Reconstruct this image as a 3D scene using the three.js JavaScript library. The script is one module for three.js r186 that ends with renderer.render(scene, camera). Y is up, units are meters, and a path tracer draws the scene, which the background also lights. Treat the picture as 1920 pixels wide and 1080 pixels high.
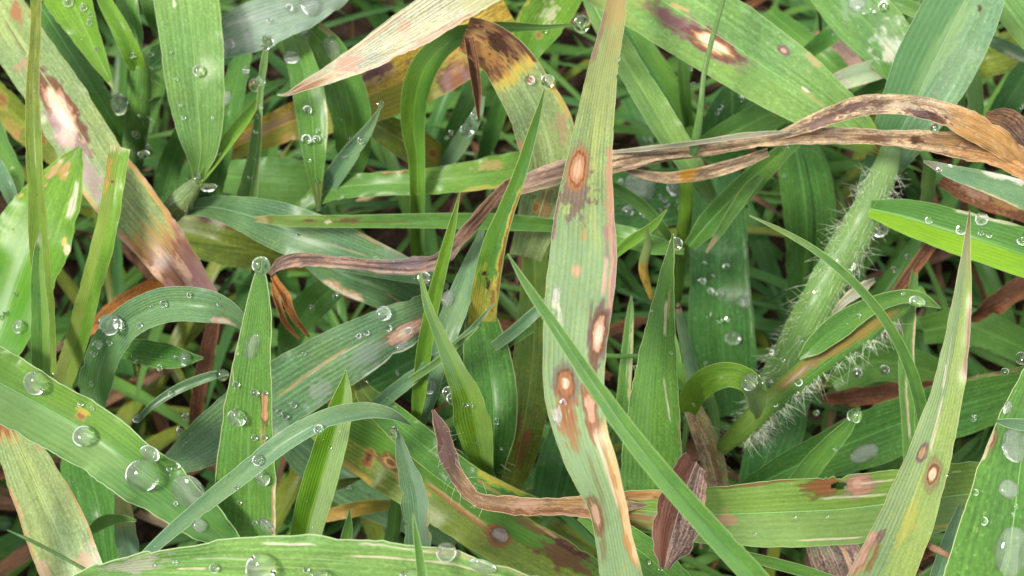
import * as THREE from 'three';
import { mergeGeometries } from 'three/addons/utils/BufferGeometryUtils.js';

// ------------------------------------------------------------------ camera, sky, sun, exposure
const scene = new THREE.Scene();
const FOV = 28.6, PITCH = 60 * Math.PI / 180, DIST = 0.165;
// survey heights (mm above the lowest litter as first judged) to metres above the soil: the understory stands deeper than it looks
const rise = h => 0.001 * (h >= 19 ? 70 + 1.35 * h : 5.034 * h);
const AIM = new THREE.Vector3(0, 0.118, 0);
const camera = new THREE.PerspectiveCamera(FOV, 16 / 9, 0.01, 200);
camera.position.set(0, AIM.y + DIST * Math.sin(PITCH), DIST * Math.cos(PITCH));
camera.lookAt(AIM);
camera.updateMatrixWorld(true);
camera.focus = 0.14;
camera.userData.fStop = 44;

const renderer = new THREE.WebGLRenderer({ antialias: true });
renderer.setSize(1024, 576);
renderer.toneMapping = THREE.LinearToneMapping;
renderer.toneMappingExposure = 6.3;
renderer.shadowMap.enabled = true;

{ // overcast sky: brightest overhead, a little structure from the cloud layer
  const W = 256, H = 128, d = new Float32Array(W * H * 4);
  for (let y = 0; y < H; y++) for (let x = 0; x < W; x++) {
    const el = ((y + 0.5) / H - 0.5) * Math.PI, az = (x + 0.5) / W * Math.PI * 2;
    const s = Math.max(0, Math.sin(el));
    let L = 0.5 * (1.2 + 1.3 * s) / 2.5;
    L *= 1 + 0.07 * Math.sin(az * 3 + 5 * el) + 0.05 * Math.sin(az * 5 - 9 * el + 1.3) + 0.04 * Math.cos(az * 9 + 14 * el);
    if (el < 0) L = 0.18;
    const i = (y * W + x) * 4;
    d[i] = L * 1.0; d[i + 1] = L; d[i + 2] = L * 0.97; d[i + 3] = 1;
  }
  const t = new THREE.DataTexture(d, W, H, THREE.RGBAFormat, THREE.FloatType);
  t.mapping = THREE.EquirectangularReflectionMapping; t.magFilter = THREE.LinearFilter; t.minFilter = THREE.LinearFilter; t.needsUpdate = true;
  scene.background = t; scene.environment = t;
}
const sun = new THREE.DirectionalLight(0xfff9ef, 1.5);
sun.position.set(-0.5, 0.8, 0.28); sun.target.position.set(0, 0, 0);
sun.castShadow = true; sun.shadow.radius = 24;
sun.shadow.camera.left = sun.shadow.camera.bottom = -0.2; sun.shadow.camera.right = sun.shadow.camera.top = 0.2;
sun.shadow.camera.near = 0.1; sun.shadow.camera.far = 2; sun.shadow.mapSize.set(2048, 2048);
scene.add(sun, sun.target);

// ------------------------------------------------------------------ small tools
let seed = 12345;
const rnd = () => { seed = (seed * 1664525 + 1013904223) >>> 0; return seed / 4294967296; };
const rr = (a, b) => a + (b - a) * rnd();
const clamp = (x, a = 0, b = 1) => x < a ? a : x > b ? b : x;
const sm = (a, b, x) => { const t = clamp((x - a) / (b - a)); return t * t * (3 - 2 * t); };
const lerp = (a, b, t) => a + (b - a) * t;
const NT = 256, NTAB = new Float32Array(NT * NT);
for (let i = 0; i < NT * NT; i++) NTAB[i] = rnd() * 2 - 1;
function noise(x, y) {            // smooth value noise, -1 .. 1
  const xi = Math.floor(x), yi = Math.floor(y); let fx = x - xi, fy = y - yi;
  fx = fx * fx * (3 - 2 * fx); fy = fy * fy * (3 - 2 * fy);
  const x0 = xi & 255, x1 = (xi + 1) & 255, y0 = (yi & 255) << 8, y1 = ((yi + 1) & 255) << 8;
  const a = NTAB[y0 + x0], b = NTAB[y0 + x1], c = NTAB[y1 + x0], e = NTAB[y1 + x1];
  return a + (b - a) * fx + (c - a + (a - b - c + e) * fx) * fy;
}
const fbm = (x, y) => 0.55 * noise(x, y) + 0.3 * noise(x * 2.1 + 17, y * 2.1 + 5) + 0.15 * noise(x * 4.3 + 3, y * 4.3 + 41);

const TANF = Math.tan(FOV * Math.PI / 360);
const EYE = camera.position.clone();
const AX = new THREE.Vector3(), AY = new THREE.Vector3(), AZ = new THREE.Vector3();
camera.matrixWorld.extractBasis(AX, AY, AZ);
// a point of the sward, from where it is seen in the survey picture (1920 x 1080) and its height above the soil in millimetres
function at(x, y, h) {
  const d = AX.clone().multiplyScalar((x / 960 - 1) * TANF * 16 / 9).addScaledVector(AY, (1 - y / 540) * TANF).sub(AZ);
  return EYE.clone().addScaledVector(d, (rise(h) - EYE.y) / d.y);
}
function seen(p) {
  const q = p.clone().sub(EYE), z = -q.dot(AZ);
  return [960 * (1 + q.dot(AX) / z / TANF * 9 / 16), 540 * (1 - q.dot(AY) / z / TANF), z];
}
const perPx = p => -(p.clone().sub(EYE).dot(AZ)) * TANF / 540;      // metres per survey pixel at that point

const taken = {};
function numbered(name) {
  const n = taken[name] = (taken[name] ?? -1) + 1;
  return n ? `${name}_${String(n).padStart(3, '0')}` : name;
}
function tag(o, label, category, group, kind) {
  o.userData.label = label; if (category) o.userData.category = category;
  if (group) o.userData.group = group; if (kind) o.userData.kind = kind;
  return o;
}
function mesh(name, geo, mat, parent) {
  const m = new THREE.Mesh(geo, mat); m.name = name; m.castShadow = m.receiveShadow = true; parent.add(m); return m;
}

// ------------------------------------------------------------------ leaf tissue: colours and maps
// colours as sRGB of the tissue; ALB scales them to real reflectances
const ALB = 0.38;
const LOOK = {            // base, towards the tip, vein contrast, mottling, margin colour
  lime: [[112, 160, 46], [122, 166, 58], 0.05, 0.08, [168, 195, 100]],
  fresh: [[96, 146, 62], [106, 154, 72], 0.07, 0.08, [166, 188, 116]],
  light: [[120, 164, 86], [128, 168, 92], 0.07, 0.08, [186, 200, 140]],
  pale: [[150, 174, 112], [154, 174, 114], 0.06, 0.1, [200, 184, 130]],
  grey: [[100, 140, 92], [108, 146, 98], 0.1, 0.08, [172, 188, 140]],
  glauc: [[116, 156, 110], [126, 162, 120], 0.07, 0.07, [172, 192, 144]],
  dark: [[82, 134, 56], [88, 138, 60], 0.08, 0.1, [146, 166, 100]],
  deep: [[74, 126, 62], [80, 130, 64], 0.1, 0.1, [142, 162, 108]],
  olive: [[118, 138, 48], [130, 144, 54], 0.08, 0.14, [172, 172, 92]],
  amber: [[198, 132, 66], [186, 116, 56], 0.14, 0.24, [205, 150, 90]],
  yellow: [[190, 164, 70], [200, 172, 80], 0.1, 0.18, [205, 180, 110]],
  straw: [[212, 184, 150], [206, 176, 140], 0.18, 0.24, [215, 185, 145]],
  brown: [[120, 90, 68], [130, 98, 74], 0.16, 0.26, [170, 130, 95]],
  rust: [[132, 88, 60], [144, 98, 66], 0.14, 0.24, [180, 125, 75]],
  mauve: [[156, 130, 118], [164, 136, 122], 0.16, 0.26, [180, 150, 125]],
  bleach: [[208, 210, 180], [210, 206, 176], 0.06, 0.1, [216, 204, 160]],
};
const C = { cream: [236, 220, 194], tan: [214, 170, 128], brown: [122, 84, 58], rust: [158, 104, 66], dark: [74, 46, 34], plum: [122, 84, 92], mauve: [164, 128, 132],
  orange: [206, 162, 100], yellow: [222, 190, 84], pink: [220, 176, 152], white: [232, 226, 206], wet: [150, 176, 150], lime: [150, 190, 60], rose: [196, 148, 122], green: [110, 156, 80] };

function vein(nv) {
  const W = 256, H = 256, d = new Uint8Array(W * H * 4);
  for (let y = 0; y < H; y++) for (let x = 0; x < W; x++) {
    const u = x / W, c = Math.cos(u * nv * 2 * Math.PI), mid = Math.exp(-(((u - 0.5) / 0.03) ** 2));
    const b = 118 + 52 * Math.max(c, -0.6) + 16 * noise(u * 90, y / 3) + 12 * noise(u * 30, y / 14 + 50) - 60 * mid;
    const i = (y * W + x) * 4; d[i] = d[i + 1] = d[i + 2] = clamp(b, 0, 255); d[i + 3] = 255;
  }
  const t = new THREE.DataTexture(d, W, H); t.wrapS = t.wrapT = THREE.RepeatWrapping; t.magFilter = THREE.LinearFilter; t.minFilter = THREE.LinearMipmapLinearFilter; t.needsUpdate = true;
  return t;
}
const BUMP = { 13: vein(13), 7: vein(7) };

function paint(look, W, H, nv, marks, sd, lenW) {
  const [c0, c1, vc, mo] = LOOK[look], d = new Uint8Array(W * H * 4), q = [0, 0, 0];
  const veinTone = []; for (let k = 0; k <= nv + 1; k++) veinTone.push(noise(k * 3.7 + sd, sd * 1.3));
  const fleck = look === 'straw' || look === 'mauve', AR = lenW;                                      // length over width, so that patches keep their shape
  const mix = (c, a) => { q[0] += (c[0] - q[0]) * a; q[1] += (c[1] - q[1]) * a; q[2] += (c[2] - q[2]) * a; };
  for (let y = 0; y < H; y++) {
    const v = (y + 0.5) / H, L = v * AR;
    const live = marks.filter(m => v > m.lo && v < m.hi);
    for (let x = 0; x < W; x++) {
      const u = (x + 0.5) / W, t = clamp(v + 0.15 * noise(u * 3 + sd, L * 0.8));
      for (let k = 0; k < 3; k++) q[k] = lerp(c0[k], c1[k], t);
      const patch = fbm(u * 2.2 + sd * 7, L * 1.3 + sd), streak = noise(u * 26 + sd, L * 1.1 + sd * 3), fine = noise(u * 70, L * 22 + sd), grain = noise(u * 41 + 9, L * 46);
      const vn = Math.cos((u + 0.012 * noise(L * 0.7 + sd, u * 4)) * nv * 2 * Math.PI) * (0.7 + 0.6 * noise(u * 7 + sd, L * 1.7)), vt = veinTone[Math.round(u * nv)];
      let f = 1 + mo * (1.1 * patch + 0.75 * streak + 0.85 * fine + 0.85 * grain) + vc * (0.6 * vn + 1.0 * vt * Math.max(0, vn));
      f += 0.09 * Math.exp(-(((u - 0.5) / 0.022) ** 2));
      q[0] *= f * (1 + 0.06 * patch); q[1] *= f; q[2] *= f * (1 - 0.07 * patch + 0.04 * streak);
      if (fleck) { const k = sm(0.12, 0.5, fbm(u * 5 + sd * 3, L * 2.1) + 0.35 * noise(u * 21, L * 5 + sd)); if (k > 0) mix([112, 82, 74], 0.42 * k); }
      if (grain > 0.78 && fine > 0.1) mix([206, 212, 168], 0.35);
      for (const m of live) m.paint(u, v, L, mix, q);
      const i = (y * W + x) * 4;
      d[i] = clamp(q[0], 0, 255); d[i + 1] = clamp(q[1], 0, 255); d[i + 2] = clamp(q[2], 0, 255); d[i + 3] = 255;
    }
  }
  const t = new THREE.DataTexture(d, W, H); t.colorSpace = THREE.SRGBColorSpace; t.wrapT = THREE.MirroredRepeatWrapping; t.wrapS = THREE.ClampToEdgeWrapping;
  t.magFilter = THREE.LinearFilter; t.minFilter = THREE.LinearMipmapLinearFilter; t.needsUpdate = true;
  return t;
}
const isDry = look => ['straw', 'brown', 'rust', 'mauve', 'bleach', 'amber'].includes(look);
function leafMaterial(map, look, nv, wet = 0.18, wetR = 0.3) {
  const dry = isDry(look);
  return new THREE.MeshPhysicalMaterial({ map, color: new THREE.Color().setRGB(ALB, ALB, ALB), roughness: 1, side: THREE.DoubleSide, transmission: dry ? 0.1 : 0.22, thickness: 0, ior: 1.4, specularIntensity: 0.15,
    clearcoat: dry ? 0.12 : wet, clearcoatRoughness: dry ? 0.5 : wetR, bumpMap: BUMP[nv], bumpScale: dry ? 0.00026 : 0.00013 });
}
const POOL = {};
function pooled(look, k) {
  if (!['fresh'].includes(look)) k = 0;
  const key = look + k;
  return POOL[key] ??= leafMaterial(paint(look, 96, 512, 9 + 2 * k, [], 3 + k * 11 + look.length, 8), look, k ? 7 : 13);
}
const plain = {};
function plainMaterial(rgb, r = 0.8) {
  const key = rgb.join() + r;
  return plain[key] ??= new THREE.MeshStandardMaterial({ color: new THREE.Color(`rgb(${rgb.map(Math.round)})`).multiplyScalar(ALB * 1.1), roughness: r, side: THREE.DoubleSide });
}

// ------------------------------------------------------------------ blades
const V0 = new THREE.Vector3(0, 0.83, 0.56).normalize();      // a blade's upper face turns this way before it is rolled
const cub = (a, b, c, d, t) => 0.5 * ((2 * b) + (c - a) * t + (2 * a - 5 * b + 4 * c - d) * t * t + (3 * b - a - 3 * c + d) * t * t * t);
// a blade's line: [x, y, height mm, width in survey pixels, roll in degrees] at each station
function trace(pts, roll0, fineStep) {
  const P = pts.map(p => at(p[0], p[1], p[2])), W = pts.map((p, i) => p[3] * perPx(P[i])), R = pts.map(p => (p[4] ?? roll0) * Math.PI / 180);
  const n = P.length, g = (A, i) => A[clamp(i, 0, n - 1)], raw = [];
  const end = (A, i) => i < 0 ? P[0].clone().multiplyScalar(2).sub(P[1]) : i >= n ? P[n - 1].clone().multiplyScalar(2).sub(P[n - 2]) : P[i];
  for (let i = 0; i < n - 1; i++) for (let k = 0; k < 24; k++) {
    const t = k / 24, a = end(P, i - 1), b = P[i], c = P[i + 1], e = end(P, i + 2);
    raw.push({ p: new THREE.Vector3(cub(a.x, b.x, c.x, e.x, t), cub(a.y, b.y, c.y, e.y, t), cub(a.z, b.z, c.z, e.z, t)), w: Math.max(0.00012, cub(g(W, i - 1), W[i], W[i + 1], g(W, i + 2), t)), r: lerp(R[i], R[i + 1], t * t * (3 - 2 * t)) });
  }
  raw.push({ p: P[n - 1].clone(), w: Math.max(0.00012, W[n - 1]), r: R[n - 1] });
  let L = 0; raw[0].l = 0;
  for (let i = 1; i < raw.length; i++) raw[i].l = L += raw[i].p.distanceTo(raw[i - 1].p);
  const N = clamp(Math.round(L / (fineStep ?? 0.0008)), 16, fineStep ? 320 : 130), out = [];
  for (let k = 0, i = 0; k <= N; k++) {
    const l = L * k / N;
    while (i < raw.length - 2 && raw[i + 1].l < l) i++;
    const t = clamp((l - raw[i].l) / Math.max(1e-9, raw[i + 1].l - raw[i].l));
    out.push({ p: raw[i].p.clone().lerp(raw[i + 1].p, t), w: lerp(raw[i].w, raw[i + 1].w, t), r: lerp(raw[i].r, raw[i + 1].r, t), l });
  }
  for (let k = 0; k <= N; k++) {
    const T = out[Math.min(N, k + 1)].p.clone().sub(out[Math.max(0, k - 1)].p).normalize();
    const S = T.clone().cross(V0).normalize(), Nn = S.clone().cross(T).normalize();
    out[k].S = S.clone().multiplyScalar(Math.cos(out[k].r)).addScaledVector(Nn, Math.sin(out[k].r));
    out[k].N = Nn.clone().multiplyScalar(Math.cos(out[k].r)).addScaledVector(S, -Math.sin(out[k].r));
    out[k].T = T; out[k].w /= Math.max(0.6, Math.cos(out[k].r));
    const s = seen(out[k].p), e = seen(out[k].p.clone().addScaledVector(out[k].S, 0.0005));
    out[k].x = s[0]; out[k].y = s[1];
    const dx = e[0] - s[0], dy = e[1] - s[1], dl = Math.hypot(dx, dy) || 1; out[k].sx = dx / dl; out[k].sy = dy / dl; out[k].wp = out[k].w / 0.0005 * dl;
  }
  out.L = L;
  return out;
}
function cross(o, st, s, sd, k) {       // offset of the blade's surface at s (-1 .. 1) across
  const hw = st.w / 2, a = Math.abs(s), l = st.l * 1000;
  const side = s < 0 ? 11 : 37;
  let x = s * hw * Math.cos(o.fold * 0.8), z = hw * (o.fold * (Math.sqrt(s * s + 0.012) - 0.11) + o.curl * s * s);
  z += o.wave * 0.001 * a * a * a * noise(l * 0.42 + side, sd) * Math.min(1, st.w / 0.004);
  z += o.wave * 0.00028 * a ** 4 * noise(l * 1.25 + side * 2, sd + 5) * Math.min(1, st.w / 0.005);
  z += 0.00022 * noise(l * 0.12 + sd, s * 1.2 + sd) * Math.min(1, st.w / 0.004);
  x += Math.sign(s) * a * a * a * (o.rag * 0.001) * (0.6 * noise(l * 1.7 + side, sd * 2) + 0.4 * noise(l * 0.5 + side, sd + 9)) * Math.min(1, st.w / 0.003);
  const nick = Math.max(0, noise(l * 0.33 + side * 3.1, sd * 1.7) - 0.66) * 2.2 * Math.max(0, 0.4 + noise(l * 2.3, side));
  x -= Math.sign(s) * a ** 6 * nick * (o.nick ?? 1) * Math.min(0.0007, st.w * 0.16);
  if (o.ridge) z += hw * o.ridge * Math.cos(s * 9 + 2 * noise(l * 0.15, sd));
  return [x, z];
}
const tmp = new THREE.Vector3();
function ribbon(S, o, sd, base, vmul, holes) {
  const n = S.length, A = o.across, pos = [], uv = [], idx = [];
  for (let k = 0; k < n; k++) for (let j = 0; j <= A; j++) {
    const s = j / A * 2 - 1, [x, z] = cross(o, S[k], s, sd, k);
    tmp.copy(S[k].p).addScaledVector(S[k].S, x).addScaledVector(S[k].N, z).sub(base);
    pos.push(tmp.x, tmp.y, tmp.z); uv.push(j / A, S[k].l * vmul);
  }
  for (let k = 0; k < n - 1; k++) for (let j = 0; j < A; j++) {
    if (holes) { const u = (j + 0.5) / A, v = (S[k].l + S[k + 1].l) / 2 / S.L; if (holes.some(h => ((u - h.u) / h.du) ** 2 + ((v - h.v) / h.dv) ** 2 < 1 + 0.9 * fbm(u * 14, v * 90))) continue; }
    const a = k * (A + 1) + j, b = a + A + 1;
    idx.push(a, a + 1, b, b, a + 1, b + 1);
  }
  const g = new THREE.BufferGeometry();
  g.setAttribute('position', new THREE.Float32BufferAttribute(pos, 3)); g.setAttribute('uv', new THREE.Float32BufferAttribute(uv, 2)); g.setIndex(idx); g.computeVertexNormals();
  return g;
}
function stalk(S, base, vmul, flat = 0.7) {      // a closed, round stem or sheath
  const n = S.length, A = 14, pos = [], uv = [], idx = [];
  for (let k = 0; k < n; k++) for (let j = 0; j <= A; j++) {
    const a = j / A * 2 * Math.PI, hw = S[k].w / 2 * (1 + 0.04 * noise(S[k].l * 700, 3 + Math.cos(a)));
    tmp.copy(S[k].p).addScaledVector(S[k].S, -Math.cos(a) * hw).addScaledVector(S[k].N, Math.sin(a) * hw * flat).sub(base);
    pos.push(tmp.x, tmp.y, tmp.z); uv.push(j / A < 0.5 ? j / A * 2 : 2 - j / A * 2, S[k].l * vmul);
  }
  for (let k = 0; k < n - 1; k++) for (let j = 0; j < A; j++) { const a = k * (A + 1) + j, b = a + A + 1; idx.push(a, a + 1, b, b, a + 1, b + 1); }
  for (const k of [0, n - 1]) { const c = pos.length / 3; tmp.copy(S[k].p).sub(base); pos.push(tmp.x, tmp.y, tmp.z); uv.push(0.5, S[k].l * vmul); for (let j = 0; j < A; j++) { const a = k * (A + 1) + j; k ? idx.push(c, a, a + 1) : idx.push(c, a + 1, a); } }
  const g = new THREE.BufferGeometry();
  g.setAttribute('position', new THREE.Float32BufferAttribute(pos, 3)); g.setAttribute('uv', new THREE.Float32BufferAttribute(uv, 2)); g.setIndex(idx); g.computeVertexNormals();
  return g;
}
function cord(points, radius, sides = 5) {       // a tapering thread through given points; radius(t)
  const n = points.length, pos = [], idx = [], up = new THREE.Vector3(0.31, 0.83, 0.46);
  for (let k = 0; k < n; k++) {
    const T = points[Math.min(n - 1, k + 1)].clone().sub(points[Math.max(0, k - 1)]).normalize(), X = T.clone().cross(up).normalize(), Y = X.clone().cross(T);
    const r = radius(k / (n - 1));
    for (let j = 0; j < sides; j++) { const a = j / sides * 2 * Math.PI; tmp.copy(points[k]).addScaledVector(X, Math.cos(a) * r).addScaledVector(Y, Math.sin(a) * r); pos.push(tmp.x, tmp.y, tmp.z); }
  }
  for (let k = 0; k < n - 1; k++) for (let j = 0; j < sides; j++) { const a = k * sides + j, b = k * sides + (j + 1) % sides; idx.push(a, b, a + sides, a + sides, b, b + sides); }
  const g = new THREE.BufferGeometry();
  g.setAttribute('position', new THREE.Float32BufferAttribute(pos, 3)); g.setIndex(idx); g.computeVertexNormals();
  return g;
}
// where on a blade a mark stands: u across, v along, and how much of each one survey pixel is
function place(S, x, y) {
  let best = 1e9, k = 0;
  S.forEach((s, i) => { const d = (s.x - x) ** 2 + (s.y - y) ** 2; if (d < best) { best = d; k = i; } });
  const a = S[Math.max(0, k - 1)], b = S[Math.min(S.length - 1, k + 1)], s = S[k];
  const run = Math.hypot(b.x - a.x, b.y - a.y) || 1, tx = (b.x - a.x) / run, ty = (b.y - a.y) / run, perL = (b.l - a.l) / run / S.L;
  const along = (x - s.x) * tx + (y - s.y) * ty, off = (x - s.x) * s.sx + (y - s.y) * s.sy;
  return { v: clamp(s.l / S.L + along * perL), u: clamp(0.5 + off / s.wp, -0.1, 1.1), pv: perL, pu: 1 / s.wp };
}
// marks on the tissue, read off the photograph: each returns { lo, hi, paint }
const MARK = {
  // spot: centre, half length along, half width across, [[radius, colour, strength, softness] ...] outermost first
  spot: (S, sd, x, y, a, b, rings, rough = 0.3) => {
    const m = place(S, x, y), dv = a * m.pv, du = b * m.pu, R = rings[0][0] * 1.6;
    return { lo: m.v - dv * R, hi: m.v + dv * R, paint(u, v, L, mix) {
      const n = fbm(u * 13 + sd, L * 7 + x * 0.01) + 0.3 * noise(u * 30 + sd, L * 12), g = noise(u * 50, L * 30);
      const d = Math.hypot((u - m.u) / du, (v - m.v) / dv) * (1 + rough * n) + 0.05 * g;
      for (const [r, c, k, soft] of rings) { const f = k * (1 - sm(r * (1 - soft * 0.65), r * (1 + soft * 0.65), d)) * (1 + 0.22 * g); if (f > 0.01) mix(c, clamp(f)); }
    } };
  },
  lesion: (S, sd, x, y, a, b, k = 1) => MARK.spot(S, sd, x, y, a, b, [[1.5, C.plum, 0.45 * k, 0.4], [1.12, C.orange, 0.5, 0.25], [0.95, C.brown, 0.85, 0.16], [0.62, C.tan, 0.9, 0.2], [0.48, C.cream, 0.8, 0.3]]),
  blotch: (S, sd, x, y, a, b, c, k = 0.8) => MARK.spot(S, sd, x, y, a, b, [[1, c, k, 0.45]], 0.9),
  speck: (S, sd, x, y, r, c = C.rust) => MARK.spot(S, sd, x, y, r, r, [[1.3, C.orange, 0.5, 0.4], [0.8, c, 0.8, 0.3]], 0.4),
  // streak: along the veins from one point to another, of a given width in pixels
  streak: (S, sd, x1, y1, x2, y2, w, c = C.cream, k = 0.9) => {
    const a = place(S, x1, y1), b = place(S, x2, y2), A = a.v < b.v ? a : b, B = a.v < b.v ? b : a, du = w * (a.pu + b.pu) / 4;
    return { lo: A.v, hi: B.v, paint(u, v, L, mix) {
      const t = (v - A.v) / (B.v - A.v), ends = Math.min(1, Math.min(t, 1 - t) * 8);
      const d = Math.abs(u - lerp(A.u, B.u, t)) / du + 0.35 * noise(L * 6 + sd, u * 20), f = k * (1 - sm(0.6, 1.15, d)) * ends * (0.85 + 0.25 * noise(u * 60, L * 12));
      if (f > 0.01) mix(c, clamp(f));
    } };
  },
  // edge: one margin (side -1 or +1 of the given point) withered from one point to another, w pixels deep
  edge: (S, sd, x1, y1, x2, y2, w, cs = [C.orange, C.brown], k = 0.85) => {
    const a = place(S, x1, y1), b = place(S, x2, y2), A = a.v < b.v ? a : b, B = a.v < b.v ? b : a, right = (a.u + b.u) / 2 > 0.5, dw = w * (a.pu + b.pu) / 2;
    return { lo: A.v, hi: B.v, paint(u, v, L, mix) {
      const t = (v - A.v) / (B.v - A.v), ends = sm(0, 0.14, Math.min(t, 1 - t));
      const d = (right ? 1 - u : u) / (dw * (0.4 + 0.6 * ends)) + 0.55 * fbm(L * 3 + sd, u * 7);
      cs.forEach((c, i) => { const r = 1 - i / cs.length * 0.8, f = k * (1 - sm(r * 0.75, r * 1.1, d)) * ends * (0.9 + 0.3 * noise(u * 40, L * 18)); if (f > 0.01) mix(c, clamp(f)); });
    } };
  },
  // zone: everything from one point on to the tip (or, with back, to the base) in other colours, with ragged fronts
  zone: (S, sd, x, y, cs, back = false, ragged = 0.06, k = 0.9) => {
    const m = place(S, x, y);
    return { lo: -1, hi: 2, paint(u, v, L, mix) {
      const d = (back ? m.v - v : v - m.v) + ragged * (fbm(u * 5 + sd, L * 1.5) + 0.4 * noise(u * 22, L * 2)) * 1.5;
      if (d < -0.05) return;
      cs.forEach(([c, off, soft], i) => { const f = k * sm(off - soft, off + soft, d) * (0.85 + 0.35 * noise(u * 17 + i * 7, L * 7)); if (f > 0.01) mix(c, clamp(f)); });
    } };
  },
  // half: one half of the blade, beside the midrib, of another green
  half: (S, sd, x, y, c, k = 0.6) => {
    const right = place(S, x, y).u > 0.5;
    return { lo: -1, hi: 2, paint(u, v, L, mix) { const d = right ? u - 0.5 : 0.5 - u; if (d > 0) mix(c, k * sm(0, 0.05, d) * (0.9 + 0.2 * noise(u * 30, L * 5))); } };
  },
};
const SHAPE = { fold: 0.28, curl: 0, wave: 0.35, rag: 0.06, ridge: 0, across: 14 };
let made = 0;
// builds one leaf (or stem) under parent; returns { S, lamina }
function leaf(parent, base, part, pts, look, opt = {}) {
  const sd = (made++ * 7.31) % 97, o = { ...SHAPE, ...opt }, S = trace(pts, opt.roll ?? (noise(made * 3.3, 7) * 22), opt.step), nv = opt.nv ?? 13;
  const wm = S.reduce((m, s) => Math.max(m, s.w), 0);
  const marks = (opt.marks ?? []).map(([k, ...a]) => MARK[k](S, sd, ...a));
  const own = marks.length > 0;
  const mat = own ? leafMaterial(paint(look, wm > 0.006 ? 128 : 80, clamp(Math.round(S.L / wm * 110), 256, 1024), nv, marks, sd, S.L / wm), look, nv === 13 ? 13 : 7, opt.wet, opt.wetR) : pooled(look, made % 2);
  const vmul = own ? 1 / S.L : 1 / 0.07;
  const holes = opt.holes?.map(([x, y, a, b]) => { const m = place(S, x, y); return { u: m.u, v: m.v, du: b * m.pu, dv: a * m.pv }; });
  const lamina = mesh(part, opt.round ? stalk(S, base, vmul, opt.flat) : ribbon(S, o, sd, base, vmul, holes), mat, parent);
  lamina.userData.S = S;
  if (!opt.round && opt.margin !== 0) {
    const r = (opt.margin ?? 1) * 0.00004, mc = (opt.marginColour ?? LOOK[look][4]).map((x, i) => x * 0.55 + LOOK[look][1][i] * 0.45);
    for (const s of [-1, 1]) {
      const line = S.map((st, k) => { const [x, z] = cross(o, st, s, sd, k); return st.p.clone().addScaledVector(st.S, x).addScaledVector(st.N, z).sub(base); });
      mesh('margin', cord(line, t => r * (t > 0.97 ? 0.6 : 1), 4), plainMaterial(mc), part === 'lamina' ? parent : lamina);
    }
  }
  if (!opt.round && opt.rib !== 0 && wm > 0.0045) {
    const line = S.map((st, k) => { const [, z] = cross(o, st, 0, sd, k); return st.p.clone().addScaledVector(st.N, z + 0.00001).sub(base); });
    const c = LOOK[look][1].map(x => Math.min(255, x * 1.1));
    mesh('midrib', cord(line, t => (opt.rib ?? 1) * 0.00011 * (1 - 0.75 * t), 5), plainMaterial(c), part === 'lamina' ? parent : lamina);
  }
  return { S, lamina };
}
// one grass blade, a thing of its own: lamina, two margins, midrib
const BL = {};
function blade(key, label, pts, look, opt = {}) {
  const g = new THREE.Group(); g.name = numbered(opt.name ?? (isDry(look) ? 'dry_leaf' : 'grass_leaf')); scene.add(g);
  const base = at(pts[0][0], pts[0][1], pts[0][2]); g.position.copy(base);
  tag(g, label, opt.category ?? (isDry(look) ? 'dry leaf' : 'grass blade'), opt.group);
  const b = leaf(g, base, opt.round ? 'stem' : 'lamina', pts, look, opt);
  g.updateMatrixWorld(true);
  if (opt.hairs) fuzz(g, base, b.S, ...opt.hairs);
  return BL[key] = { ...b, g, short: opt.short, base };
}
// several leaves on one stem: a thing with its leaves, sheaths and hairs as parts
function shoot(key, label, leaves, opt = {}) {
  const g = new THREE.Group(); g.name = numbered('grass_shoot'); scene.add(g);
  const p0 = leaves[0][1][0], base = at(p0[0], p0[1], p0[2]); g.position.copy(base);
  tag(g, label, 'grass shoot', opt.group);
  const out = leaves.map(([part, pts, look, o = {}]) => { const b = leaf(g, base, part, pts, look, o); if (o.hairs) fuzz(b.lamina, base, b.S, ...o.hairs); return b; });
  g.updateMatrixWorld(true);
  out.forEach((b, i) => { BL[key + i] = { ...b, g, short: leaves[i][3]?.short ?? opt.short, base }; });
}
const HAIR = new THREE.MeshPhysicalMaterial({ color: new THREE.Color().setRGB(0.62, 0.66, 0.52), roughness: 0.6, transmission: 0.25, thickness: 0 });
function fuzz(parent, base, S, count, len, sides = 'both', lo = 0, hi = 1) {
  const gs = [];
  for (let i = 0; i < count; i++) {
    const s = S[Math.floor(clamp(lo + (hi - lo) * rnd()) * (S.length - 1))];
    const a = sides === 'both' ? rr(0, Math.PI) : sides === 'right' ? rr(-0.1, 0.8) : rr(Math.PI - 0.8, Math.PI + 0.1);
    const out = s.S.clone().multiplyScalar(Math.cos(a)).addScaledVector(s.N, Math.abs(Math.sin(a)) * 0.9).normalize();
    const p = s.p.clone().addScaledVector(s.S, Math.cos(a) * s.w * 0.48).addScaledVector(s.N, Math.sin(a) * s.w * 0.3).sub(base);
    const flat = rnd() < 0.5, dir = out.addScaledVector(s.T, flat ? rr(-2.6, 1.6) : rr(-0.7, 0.5)).normalize(), l = len * rr(0.3, 1) ** 1.3 * 1.25, bend = new THREE.Vector3(rr(-1, 1), rr(-1.2, 0.2), rr(-1, 1)).multiplyScalar(l * rr(0.1, 0.4));
    gs.push(cord([0, 0.35, 0.7, 1].map(t => p.clone().addScaledVector(dir, l * t).addScaledVector(bend, t * t)), t => 0.000017 * (1 - 0.75 * t) , 3));
  }
  const m = mesh('hair', mergeGeometries(gs), HAIR, parent); m.userData.kind = 'stuff';
  return m;
}

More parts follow.
